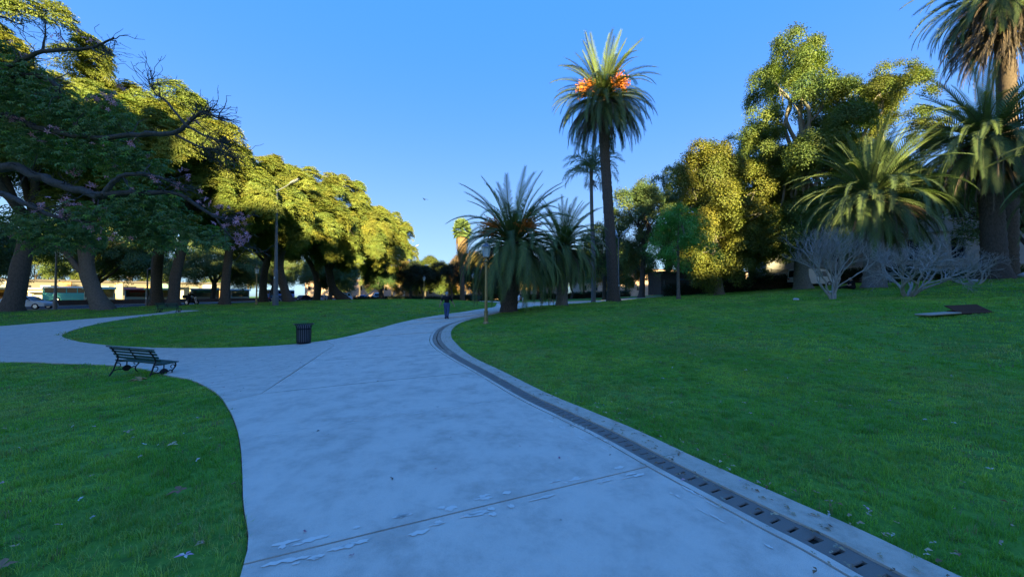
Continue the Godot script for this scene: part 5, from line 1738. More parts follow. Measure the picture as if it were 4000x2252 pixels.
func car(label: String, at: Vector3, turn: float, paint: Color, key: String, van := false):
	# length along x, nose at +x
	var t := thing("van" if van else "car", label, "van" if van else "car", at, turn, "traffic on the avenue")
	var pm := M("paint_" + key, paint, 0.3)
	pm.clearcoat_enabled = true
	pm.clearcoat = 0.6
	var low: PackedVector2Array
	var cab: PackedVector2Array
	if van:
		low = PackedVector2Array([Vector2(-2.45, 0.35), Vector2(-2.5, 1.0), Vector2(2.3, 1.0), Vector2(2.5, 0.85), Vector2(2.52, 0.35)])
		cab = PackedVector2Array([Vector2(-2.45, 0.99), Vector2(-2.4, 2.05), Vector2(-2.2, 2.15), Vector2(1.1, 2.12), Vector2(1.5, 1.95), Vector2(2.15, 0.99)])
	else:
		low = PackedVector2Array([Vector2(-2.05, 0.30), Vector2(-2.12, 0.55), Vector2(-2.06, 0.88), Vector2(-1.7, 0.95), Vector2(0.9, 0.93), Vector2(1.75, 0.82), Vector2(2.06, 0.66), Vector2(2.1, 0.34)])
		cab = PackedVector2Array([Vector2(-1.85, 0.93), Vector2(-1.45, 1.36), Vector2(-1.1, 1.45), Vector2(0.05, 1.45), Vector2(0.35, 1.38), Vector2(1.05, 0.91)])
	var b := Buf.new()
	b.prism(low, -0.86, 0.86)
	part("body", b, pm, t)
	b = Buf.new()
	# cabin narrower towards the roof
	var c2 := PackedVector2Array()
	for p in cab:
		c2.append(p)
	var n := c2.size()
	var top := 2.15 if van else 1.45
	for k in n:
		var p := c2[k]
		var q := c2[(k + 1) % n]
		var wp := lerpf(0.82, 0.64 if not van else 0.76, clampf((p.y - 0.92) / (top - 0.92), 0, 1))
		var wq := lerpf(0.82, 0.64 if not van else 0.76, clampf((q.y - 0.92) / (top - 0.92), 0, 1))
		b.quad(Vector3(p.x, p.y, -wp), Vector3(q.x, q.y, -wq), Vector3(q.x, q.y, wq), Vector3(p.x, p.y, wp), Vector3((q - p).y, -(q - p).x, 0) * -1.0)
	for s in [-1.0, 1.0]:
		var idx := Geometry2D.triangulate_polygon(c2)
		for k in range(0, idx.size(), 3):
			var w := []
			for u in 3:
				var p := c2[idx[k + u]]
				w.append(Vector3(p.x, p.y, s * lerpf(0.82, 0.64 if not van else 0.76, clampf((p.y - 0.92) / (top - 0.92), 0, 1))))
			b.tri(w[0], w[1], w[2], Vector3(0, 0, s))
	part("cabin", b, pm, t)
	var y0 := 1.22 if van else 0.99
	var y1 := 1.85 if van else 1.36
	for s in [-1.0, 1.0]:
		for w in ([[-0.2, 1.3]] if van else [[-1.35, -0.5], [-0.42, 0.55]]):
			b = Buf.new()
			var z0: float = s * (lerpf(0.82, 0.76 if van else 0.64, (y0 - 0.92) / (top - 0.92)) + 0.012)
			var z1: float = s * (lerpf(0.82, 0.76 if van else 0.64, (y1 - 0.92) / (top - 0.92)) + 0.012)
			var a0: float = w[0] + (0.0 if w[0] > -1.0 else -0.15)
			var e0: float = w[1] + (0.3 if w[1] > 0.3 else 0.0)
			b.quad(Vector3(a0, y0, z0), Vector3(e0, y0, z0), Vector3(w[1] - 0.1, y1, z1), Vector3(w[0], y1, z1), Vector3(0, 0, s))
			part("side_window", b, mats.dark_glass, t)
		wheel(t, Vector3(1.3 if not van else 1.6, 0.32, s * 0.78))
		wheel(t, Vector3(-1.3 if not van else -1.55, 0.32, s * 0.78))
		b = Buf.new()
		b.box(Vector3(2.03 if not van else 2.47, 0.66, s * 0.62), Vector3(0.12, 0.14, 0.34), Basis.IDENTITY, 0.03)
		part("headlight", b, mats.white_plastic, t)
		b = Buf.new()
		b.box(Vector3(-2.07 if not van else -2.46, 0.76 if not van else 0.95, s * 0.66), Vector3(0.1, 0.15, 0.30), Basis.IDENTITY, 0.02)
		part("tail_light", b, mats.red_light, t)
		b = Buf.new()
		b.box(Vector3(0.75 if not van else 1.75, 1.0 if not van else 1.2, s * 0.95), Vector3(0.12, 0.14, 0.16), Basis.IDENTITY, 0.03)
		part("wing_mirror", b, pm, t)
	b = Buf.new()
	var r0 := Vector2(-1.80, 1.0) if not van else Vector2(-2.46, 1.15)
	var r1 := Vector2(-1.50, 1.34) if not van else Vector2(-2.42, 1.95)
	b.quad(Vector3(r0.x - 0.02, r0.y, -0.66), Vector3(r0.x - 0.02, r0.y, 0.66), Vector3(r1.x - 0.03, r1.y, 0.56), Vector3(r1.x - 0.03, r1.y, -0.56), Vector3(-1, 0.5, 0))
	part("rear_window", b, mats.dark_glass, t)
	b = Buf.new()
	var f0 := Vector2(0.98, 0.97) if not van else Vector2(2.02, 1.18)
	var f1 := Vector2(0.42, 1.36) if not van else Vector2(1.56, 1.9)
	b.quad(Vector3(f0.x + 0.03, f0.y, -0.68), Vector3(f0.x + 0.03, f0.y, 0.68), Vector3(f1.x + 0.03, f1.y, 0.56), Vector3(f1.x + 0.03, f1.y, -0.56), Vector3(1, 0.5, 0))
	part("windscreen", b, mats.dark_glass, t)
	for e in [-2.12, 2.1]:
		b = Buf.new()
		b.box(Vector3(e * (1.0 if not van else 1.18), 0.45, 0), Vector3(0.12, 0.2, 1.66), Basis.IDENTITY, 0.03)
		part("bumper", b, mats.tyre if van else pm, t)
	b = Buf.new()
	b.box(Vector3(-2.19 if not van else -2.54, 0.56, 0), Vector3(0.02, 0.11, 0.4))
	part("number_plate", b, mats.white_plastic, t)

func bus(label: String, at: Vector3, turn: float, paint: Color, key: String):
	var t := thing("bus", label, "bus", at, turn, "buses beyond the avenue")
	var pm := M("paint_" + key, paint, 0.35)
	var b := Buf.new()
	b.box(Vector3(0, 1.1, 0), Vector3(9.5, 1.5, 2.4), Basis.IDENTITY, 0.12)
	part("body", b, pm, t)
	b = Buf.new()
	b.box(Vector3(0, 2.9, 0), Vector3(9.4, 0.35, 2.3), Basis.IDENTITY, 0.1)
	part("roof", b, mats.white_plastic, t)
	b = Buf.new()
	b.box(Vector3(0, 2.3, 0), Vector3(9.3, 0.95, 2.25))
	part("window_band", b, mats.dark_glass, t)
	for k in 7:
		for s in [-1.0, 1.0]:
			b = Buf.new()
			b.box(Vector3(-4.5 + k * 1.5, 2.3, s * 1.14), Vector3(0.12, 0.95, 0.06))
			part("window_post", b, pm, t)
	for s in [-1.0, 1.0]:
		for x in [-2.8, 3.0]:
			wheel(t, Vector3(x, 0.48, s * 1.1), 0.48, 0.28)

func build_vehicles():
	var along := PI * 0.5
	car("pale blue parked car half hidden by the thickest trunk", on(-53.6, -42.2, 0.0), 0.25, Color(0.42, 0.52, 0.58), "paleblue")
	car("dark car waiting behind the tall street light's pole", on(-58.0, -94, 0.0), along + 0.1, Color(0.02, 0.022, 0.03), "black")
	car("dark blue car between the street light's pole and the bent tree trunk", on(-54.6, -92, 0.0), along, Color(0.03, 0.04, 0.07), "navy")
	car("black car just past the bent tree trunk", on(-49.8, -92, 0.0), along - 0.3, Color(0.015, 0.015, 0.018), "black")
	car("silver car with its back to us in the queue on the avenue", on(-46.2, -94, 0.0), along, Color(0.5, 0.53, 0.55), "silver")
	car("white van in the queue beside the wide sunlit tree", on(-44.2, -101, 0.0), along, Color(0.6, 0.62, 0.62), "white", true)
	car("blue car half hidden by the wide sunlit tree's trunks", on(-40.2, -104, 0.0), along, Color(0.03, 0.06, 0.22), "blue")
	car("grey van driving towards us past the wide sunlit tree", on(-40.5, -116, 0.0), -along, Color(0.45, 0.47, 0.46), "grey", true)
	car("pale car far down the avenue below the sunlit leaves", on(-46, -128, 0.0), -along, Color(0.5, 0.5, 0.48), "silver")
	car("white van parked on the right behind the leafless shrub", on(36.5, -46.5, 0.0), 0.15, Color(0.62, 0.66, 0.70), "white", true)
	bus("teal and white bus in the sun beyond the planter wall", on(-86, -76, 0.0), 0.5, Color(0.04, 0.36, 0.33), "teal")
	bus("white and blue bus under the trees beside the avenue", on(-72, -118, 0.0), 1.3, Color(0.12, 0.22, 0.5), "coach")
	bus("yellow bus in the sun far left beyond the avenue", on(-112, -78, 0.0), 0.2, Color(0.65, 0.36, 0.04), "yellow")
	# motorcycle and rider on the avenue, nose at +x
	var at := on(-38.6, -46.0, 0.0)
	var t := thing("motorcycle", "dark motorcycle with its rider passing between two tree trunks", "motorcycle", at, -0.15)
	for x in [-0.68, 0.68]:
		wheel(t, Vector3(x, 0.31, 0), 0.31, 0.13)
	var b := Buf.new()
	b.box(Vector3(0.0, 0.42, 0), Vector3(0.5, 0.32, 0.26), Basis.IDENTITY, 0.06)
	part("engine", b, mats.iron, t)
	b = Buf.new()
	b.ball(Vector3(0.16, 0.78, 0), Vector3(0.30, 0.14, 0.15), 12, 8)
	part("fuel_tank", b, M("paint_black", Color(0.02, 0.022, 0.03), 0.3), t)
	b = Buf.new()
	b.box(Vector3(-0.42, 0.76, 0), Vector3(0.72, 0.10, 0.26), Basis(Vector3.BACK, -0.08), 0.04)
	part("seat", b, mats.tyre, t)
	b = Buf.new()
	b.tube([Vector3(0.68, 0.31, 0.08), Vector3(0.42, 0.95, 0.08)], [0.028, 0.03], 6)
	b.tube([Vector3(0.68, 0.31, -0.08), Vector3(0.42, 0.95, -0.08)], [0.028, 0.03], 6)
	part("fork", b, mats.chrome, t)
	b = Buf.new()
	b.tube([Vector3(0.30, 1.02, 0.36), Vector3(0.42, 1.0, 0.14), Vector3(0.42, 1.0, -0.14), Vector3(0.30, 1.02, -0.36)], [0.018, 0.018, 0.018, 0.018], 6)
	part("handlebar", b, mats.iron, t)
	b = Buf.new()
	b.ball(Vector3(0.56, 0.88, 0), Vector3(0.09, 0.10, 0.10), 10, 6)
	part("headlight", b, mats.white_plastic, t)
	b = Buf.new()
	b.box(Vector3(-0.92, 1.0, 0), Vector3(0.42, 0.40, 0.46), Basis.IDENTITY, 0.05)
	part("top_box", b, mats.iron, t)
	var J := stand()
	for k in J:
		J[k] -= Vector3(0, 0.08, 0)
	J.pelvis = Vector3(0, 0.92, 0.12)
	J.chest = Vector3(0, 1.22, -0.02)
	J.neck = Vector3(0, 1.40, -0.08)
	J.head = Vector3(0, 1.51, -0.12)
	J.shl = Vector3(-0.19, 1.33, -0.06)
	J.shr = Vector3(0.19, 1.33, -0.06)
	J.ell = Vector3(-0.32, 1.12, -0.22)
	J.elr = Vector3(0.32, 1.12, -0.22)
	J.wrl = Vector3(-0.32, 1.06, -0.46)
	J.wrr = Vector3(0.32, 1.06, -0.46)
	J.hipl = Vector3(-0.12, 0.88, 0.08)
	J.hipr = Vector3(0.12, 0.88, 0.08)
	J.knl = Vector3(-0.22, 0.74, -0.30)
	J.knr = Vector3(0.22, 0.74, -0.30)
	J.anl = Vector3(-0.20, 0.36, -0.10)
	J.anr = Vector3(0.20, 0.36, -0.10)
	J.tol = Vector3(-0.20, 0.32, -0.26)
	J.tor = Vector3(0.20, 0.32, -0.26)
	var cb := M("cloth_black", Color(0.012, 0.012, 0.014), 0.9)
	person("rider in dark clothes leaning forward on the motorcycle", at + Vector3(-0.30, 0.0, -0.04), -0.15 - PI * 0.5, J, {"shirt": cb, "trousers": cb, "shoes": mats.shoe_dark, "hair": mats.black_metal, "sleeve": 1.5}, 1.0, 0.028)

# ------------------------------------------------------------------ buildings and far background
func arch_poly(w: float, h: float, n := 10) -> PackedVector2Array:
	var out := PackedVector2Array([Vector2(-w * 0.5, 0), Vector2(w * 0.5, 0)])
	for k in n + 1:
		var a := PI * k / n
		out.append(Vector2(cos(a) * w * 0.5, h * 0.45 + sin(a) * h * 0.55))
	return out

func build_right_building():
	# stone building with arched basement windows behind the palms
	var c := on(55, -47)
	var t := thing("stone_building", "grey stone building with arched basement windows behind the right-hand palms", "building", Vector3(c.x, 2.4, c.z), -0.42)
	var csg := CSGCombiner3D.new()
	csg.name = "wall"
	var w := CSGBox3D.new()
	w.name = "shell"
	w.size = Vector3(40, 15.0, 0.6)
	w.position = Vector3(0, 6.5, 0)
	csg.add_child(w)
	for k in 9:
		var p := CSGPolygon3D.new()
		p.name = "opening"
		p.polygon = arch_poly(2.3, 1.25)
		p.depth = 2.0
		p.position = Vector3(-16 + k * 4.0, 0.35, 1.0)
		p.operation = CSGShape3D.OPERATION_SUBTRACTION
		csg.add_child(p, true)
		var q := CSGBox3D.new()
		q.name = "opening"
		q.size = Vector3(1.3, 2.6, 2.0)
		q.position = Vector3(-16 + k * 4.0, 5.2, 0)
		q.operation = CSGShape3D.OPERATION_SUBTRACTION
		csg.add_child(q, true)
		var q2 := q.duplicate()
		q2.position.y = 10.2
		csg.add_child(q2, true)
	csg.material_override = mats.stone_grey
	t.add_child(csg)
	for k in 9:
		var b := Buf.new()
		b.prism(arch_poly(2.28, 1.23), -0.16, -0.12)
		part("arched_window", b, mats.dark_glass, t, Vector3(-16 + k * 4.0, 0.36, 0))
		b = Buf.new()
		b.box(Vector3(0, 0, -0.15), Vector3(1.28, 2.58, 0.04))
		var wn := part("window", b, mats.dark_glass, t, Vector3(-16 + k * 4.0, 5.2, 0))
		b = Buf.new()
		for x in [-0.62, 0.0, 0.62]:
			b.box(Vector3(x, 0, -0.11), Vector3(0.06, 2.58, 0.05))
		for y in [-1.26, 0.3, 1.26]:
			b.box(Vector3(0, y, -0.105), Vector3(1.28, 0.06, 0.05))
		part("frame", b, mats.pole_grey, wn)
		b = Buf.new()
		b.box(Vector3(0, -1.36, 0.36), Vector3(1.7, 0.14, 0.2))
		part("sill", b, mats.stone_grey, wn)
		var up2 := wn.duplicate()
		up2.position.y = 10.2
		t.add_child(up2, true)
	# courses of the rusticated base
	for k in 5:
		for j in 10:
			var b := Buf.new()
			var y := 0.05 + k * 0.42
			if k >= 1 and k <= 3:
				b.box(Vector3(-18.0 + j * 4.0, y + 0.2, 0.33), Vector3(1.6, 0.36, 0.06), Basis.IDENTITY, 0.015)
			else:
				b.box(Vector3(-18.0 + j * 4.0, y + 0.2, 0.33), Vector3(3.97, 0.36, 0.06), Basis.IDENTITY, 0.015)
			part("stone_course", b, mats.stone_grey, t)
	for y in [2.35, 3.1, 7.4, 12.6]:
		var b := Buf.new()
		b.box(Vector3(0, y, 0.4), Vector3(40.2, 0.22, 0.25), Basis.IDENTITY, 0.03)
		part("moulding", b, mats.stone_grey, t)
	var b := Buf.new()
	b.box(Vector3(0, 14.15, 0.2), Vector3(40.6, 0.35, 1.0), Basis.IDENTITY, 0.05)
	part("cornice", b, mats.stone_grey, t)
	b = Buf.new()
	b.box(Vector3(0, 13.6, -6.4), Vector3(40.0, 0.3, 12.0))
	part("roof", b, mats.wall_dark, t)
	for s in [[-19.7, 0.0], [19.7, 0.0]]:
		b = Buf.new()
		b.box(Vector3(s[0], 6.4, -6.35), Vector3(0.6, 14.8, 12.0))
		part("side_wall", b, mats.stone_grey, t)
	b = Buf.new()
	b.box(Vector3(0, 6.4, -12.5), Vector3(39.9, 14.8, 0.4))
	part("back_wall", b, mats.stone_grey, t)
	# dark park shed under the plane trees
	c = on(27.5, -57)
	t = thing("park_shed", "low dark park shed with a blue-grey door under the plane trees", "shed", c, 0.1)
	b = Buf.new()
	b.box(Vector3(0, 1.4, 0), Vector3(13.0, 3.2, 4.0))
	part("wall", b, mats.wall_dark, t)
	b = Buf.new()
	b.box(Vector3(0, 3.1, 0), Vector3(13.6, 0.2, 4.6))
	part("roof", b, mats.wall_dark, t)
	b = Buf.new()
	b.box(Vector3(-3.2, 1.15, 2.03), Vector3(1.0, 2.1, 0.08))
	var dr := part("door", b, M("door_blue", Color(0.10, 0.14, 0.18), 0.6), t)
	b = Buf.new()
	b.box(Vector3(-2.82, 1.1, 2.10), Vector3(0.05, 0.16, 0.05))
	part("handle", b, mats.chrome, dr)

func hedge(called: String, label: String, a: Vector3, e: Vector3, h: float, w: float, col: Color, n: int):
	var t := thing(called, label, "hedge", a)
	var rows := PackedFloat32Array()
	for k in n:
		var f := rng.randf()
		var p := a.lerp(e, f)
		p.y = H(p.x, p.z)
		var d := (e - a).normalized()
		var s := Vector3(-d.z, 0, d.x)
		var q := p + s * rnd(-w, w) * 0.5 + Vector3(0, h * pow(rng.randf(), 0.7), 0) - a
		push(rows, Transform3D(Basis(Quaternion(Vector3.UP, (rdir() + Vector3.UP * 1.2).normalized())) * Basis.from_scale(Vector3.ONE * rnd(0.9, 1.5)), q), vary(col, 0.3, 0.15))
	many("foliage", sprays_of("small"), rows, mats.leaf_dark, t)
	var b := Buf.new()
	var m := (e - a) * 0.5
	b.box(Vector3(m.x, m.y + h * 0.36, m.z), Vector3((e - a).length(), h * 0.7, w * 0.55), Basis(Vector3.UP, -atan2(e.z - a.z, e.x - a.x)))
	part("stems", b, mats.soil, t)

func stall(label: String, at: Vector3, turn: float, wall: Color, awning: Color, key: String, w := 4.0):
	var t := thing("market_stall", label, "stall", at, turn, "sunlit stalls beyond the avenue")
	var wm := M("stall_" + key, wall, 0.85)
	var am := M("awning_" + key, awning, 0.85)
	var b := Buf.new()
	b.box(Vector3(0, 1.3, -1.0), Vector3(w, 2.7, 0.12))
	part("back_wall", b, wm, t)
	for s in [-1.0, 1.0]:
		b = Buf.new()
		b.box(Vector3(s * w * 0.5, 1.3, 0), Vector3(0.12, 2.7, 2.1))
		part("side_wall", b, wm, t)
	b = Buf.new()
	b.box(Vector3(0, 0.5, 1.0), Vector3(w - 0.2, 1.05, 0.5), Basis.IDENTITY, 0.02)
	part("counter", b, wm, t)
	b = Buf.new()
	b.box(Vector3(0, 2.75, 0.5), Vector3(w + 0.6, 0.1, 3.4), Basis(Vector3.RIGHT, 0.12))
	part("awning", b, am, t)
	for s in [-1.0, 1.0]:
		b = Buf.new()
		b.tube([Vector3(s * w * 0.48, 0, 1.9), Vector3(s * w * 0.48, 2.6, 1.9)], [0.04, 0.04], 6)
		part("post", b, mats.pole_white, t)
	b = Buf.new()
	b.box(Vector3(0, 2.2, 1.28), Vector3(w * 0.7, 0.4, 0.06))
	part("sign_board", b, am, t)

func build_far_background():
	var rowsdef := [[30, 80, Color(0.50, 0.22, 0.07), Color(0.60, 0.28, 0.05), "orange", "orange stall beside the thickest trunk"], [80, 78, Color(0.55, 0.5, 0.42), Color(0.55, 0.5, 0.4), "plain", "plain pale stall next to the orange stall"], [150, 76, Color(0.5, 0.42, 0.30), Color(0.12, 0.10, 0.45), "violet", "stall with a violet-blue awning"], [200, 80, Color(0.20, 0.38, 0.30), Color(0.5, 0.48, 0.42), "mint", "mint green stall with a white awning"], [250, 74, Color(0.62, 0.56, 0.42), Color(0.5, 0.42, 0.22), "cream", "cream stall with a tan awning, the brightest of the row"], [345, 82, Color(0.55, 0.42, 0.26), Color(0.45, 0.06, 0.05), "red", "stall with a red awning near the leaning trunk"], [395, 84, Color(0.58, 0.46, 0.28), Color(0.55, 0.42, 0.12), "yellow", "yellow stall behind the fig tree's trunk"], [515, 88, Color(0.6, 0.56, 0.5), Color(0.1, 0.3, 0.28), "green", "pale stall with a green awning right of the fig tree"], [600, 96, Color(0.58, 0.52, 0.40), Color(0.5, 0.46, 0.4), "sand", "sand-coloured stall between the far lantern and a trunk"]]
	for r in rowsdef:
		var x: float = (r[0] - 1287.5) / 960.0 * r[1]
		stall(r[5], on(x, -r[1], 0.0), 0.8, r[2], r[3], r[4], rnd(3.6, 5.0))
	# long low sunlit terminal behind the stalls
	var t := thing("terminal_building", "long pale building in the sun behind the stalls", "building", on(-128, -96, 0.0), 0.75)
	var b := Buf.new()
	b.box(Vector3(0, 2.2, 0), Vector3(90, 5.4, 13.8))
	part("wall", b, M("terminal", Color(0.16, 0.14, 0.11), 0.9), t)
	var bays := [Color(0.42, 0.34, 0.22), Color(0.34, 0.36, 0.34), Color(0.48, 0.28, 0.12), Color(0.20, 0.30, 0.27), Color(0.45, 0.40, 0.32)]
	for k in 28:
		b = Buf.new()
		b.box(Vector3(-43.5 + k * 3.2, 1.6 + 0.5 * (k % 3), 6.95), Vector3(1.7 + 0.4 * (k % 4), 2.6 + 1.0 * (k % 3), 0.3))
		part("bay", b, M("bay_%d" % (k % 5), bays[k % 5], 0.9), t)
	for k in 14:
		b = Buf.new()
		b.box(Vector3(-40 + k * 6.2, 2.6, 7.03), Vector3(3.8, 2.4, 0.1))
		part("window", b, mats.dark_glass, t)
	b = Buf.new()
	b.box(Vector3(0, 5.1, 0), Vector3(91, 0.5, 15))
	part("roof", b, mats.wall_dark, t)
	# pink walls seen beneath the far trees
	for d in [[-26, -150, 30, 5.5, -0.05, "pinkish sunlit wall far behind the walking man"], [6, -146, 28, 5.0, 0.06, "pinkish sunlit wall far behind the fruiting palm"], [36, -140, 26, 6.0, 0.15, "pinkish sunlit house wall far behind the tall palm"], [-70, -190, 60, 9.0, 0.1, "long pinkish house closing the avenue"], [-5, -196, 60, 8.0, -0.05, "long pinkish house behind the far trees"], [70, -150, 50, 9.0, 0.3, "tall pinkish house behind the dark trees"]]:
		t = thing("far_house", d[5], "building", on(d[0], d[1], 0.0), d[4], "sunlit houses beyond the park")
		b = Buf.new()
		b.box(Vector3(0, d[3] * 0.5 - 0.3, 0), Vector3(d[2], d[3] + 0.6, 8))
		part("wall", b, mats.stucco_pink, t)
		b = Buf.new()
		b.box(Vector3(0, d[3] + 0.12, 0), Vector3(d[2] + 0.8, 0.25, 8.8))
		part("roof", b, mats.brick_red, t)
		for k in int(d[2] / 4.0):
			b = Buf.new()
			b.box(Vector3(-d[2] * 0.5 + 2.0 + k * 4.0, d[3] * 0.55, 4.02), Vector3(1.2, 1.8, 0.08))
			part("window", b, mats.dark_glass, t)
	var far := {"leaf": "plane", "mat": mats.leaf_plane, "pad": 1.7, "per": 20, "limbs": 4, "size": 1.5, "low": -0.7, "lump": 0.5}
	var g := "sunlit trees far beyond the park"
	var green := Color(0.12, 0.15, 0.03)
	var gold := Color(0.22, 0.16, 0.04)
	var brown := Color(0.24, 0.15, 0.07)
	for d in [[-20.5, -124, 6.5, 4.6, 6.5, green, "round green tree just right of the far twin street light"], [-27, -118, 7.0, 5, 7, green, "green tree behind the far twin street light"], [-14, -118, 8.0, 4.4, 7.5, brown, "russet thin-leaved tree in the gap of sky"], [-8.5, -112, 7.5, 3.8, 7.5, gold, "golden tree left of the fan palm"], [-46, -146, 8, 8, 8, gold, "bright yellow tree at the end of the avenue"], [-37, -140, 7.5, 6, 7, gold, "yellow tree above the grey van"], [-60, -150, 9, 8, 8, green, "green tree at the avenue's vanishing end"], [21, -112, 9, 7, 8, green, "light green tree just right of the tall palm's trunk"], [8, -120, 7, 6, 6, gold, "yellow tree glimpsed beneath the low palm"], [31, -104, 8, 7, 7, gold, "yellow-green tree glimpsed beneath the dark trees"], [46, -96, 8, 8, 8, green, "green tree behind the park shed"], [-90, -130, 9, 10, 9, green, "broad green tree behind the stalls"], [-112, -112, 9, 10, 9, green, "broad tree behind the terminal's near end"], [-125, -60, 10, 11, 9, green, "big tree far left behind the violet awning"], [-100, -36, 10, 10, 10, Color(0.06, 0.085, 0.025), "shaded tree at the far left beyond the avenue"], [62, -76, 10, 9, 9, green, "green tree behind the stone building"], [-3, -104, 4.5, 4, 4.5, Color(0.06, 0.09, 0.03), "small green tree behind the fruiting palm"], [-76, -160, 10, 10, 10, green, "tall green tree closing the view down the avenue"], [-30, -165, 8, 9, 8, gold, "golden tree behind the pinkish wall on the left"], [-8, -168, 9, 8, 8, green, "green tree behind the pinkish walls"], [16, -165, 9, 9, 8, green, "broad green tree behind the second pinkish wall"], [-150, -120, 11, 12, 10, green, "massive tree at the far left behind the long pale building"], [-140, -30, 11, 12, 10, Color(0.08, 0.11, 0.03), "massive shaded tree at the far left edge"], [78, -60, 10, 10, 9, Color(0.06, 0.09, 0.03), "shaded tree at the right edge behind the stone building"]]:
		var p := on(d[0], d[1])
		tree("far_tree", d[6], g, [p, p + Vector3(0.1, 2.5, 0), p + Vector3(0, d[2] * 0.7, 0)], 0.4, 0.25, [[p + Vector3(0, d[2], 0), Vector3(d[3], d[4] * 0.72, d[3]), 90]], far.merged({"color": d[5]}, true))
	# dark small trees on the crest, with crooked stems
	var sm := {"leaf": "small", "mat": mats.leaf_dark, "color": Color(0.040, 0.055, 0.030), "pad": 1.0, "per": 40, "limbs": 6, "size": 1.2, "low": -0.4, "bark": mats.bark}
	g = "small dark trees beyond the grass island"
	for d in [[-12.2, -76, 5.2, 4.3, 2.9, "low dark crooked tree behind the walking man"], [-7.0, -78, 4.6, 3.6, 2.6, "low dark tree between the walking man and the fruiting palm"], [-17.5, -74, 4.4, 3.0, 2.8, "dark little tree left of the distant lantern"], [-21.5, -80, 5.0, 3.8, 3.4, "dark tree below the far twin street light"], [-24.5, -70, 4.6, 2.6, 3.4, "green young tree at the right foot of the wide sunlit tree"], [-1.5, -88, 4.8, 4.5, 3.0, "dark tree behind the fruiting palm's trunk"], [6.5, -86, 5.0, 4.5, 3.2, "dark tree behind the low grey-trunked palm"], [13, -84, 5.5, 4.5, 3.6, "dark tree behind the slender palm"], [20, -78, 6.0, 5.0, 3.8, "dark tree behind the pale-headed street light"]]:
		var p := on(d[0], d[1])
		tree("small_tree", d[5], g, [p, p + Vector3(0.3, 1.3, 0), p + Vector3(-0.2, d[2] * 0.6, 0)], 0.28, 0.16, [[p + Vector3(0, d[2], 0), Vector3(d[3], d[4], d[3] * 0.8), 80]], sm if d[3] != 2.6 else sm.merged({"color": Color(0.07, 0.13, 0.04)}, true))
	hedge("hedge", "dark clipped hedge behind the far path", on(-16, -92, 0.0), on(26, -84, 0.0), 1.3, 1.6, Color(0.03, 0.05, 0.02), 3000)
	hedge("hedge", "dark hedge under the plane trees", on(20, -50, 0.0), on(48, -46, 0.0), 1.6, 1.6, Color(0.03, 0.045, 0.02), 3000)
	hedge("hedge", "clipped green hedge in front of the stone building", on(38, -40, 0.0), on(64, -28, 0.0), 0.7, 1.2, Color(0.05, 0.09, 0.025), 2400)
	hedge("hedge", "low hedge along the crest left of the distant lantern", on(-34, -82, 0.0), on(-16, -86, 0.0), 0.9, 1.4, Color(0.03, 0.05, 0.02), 1800)

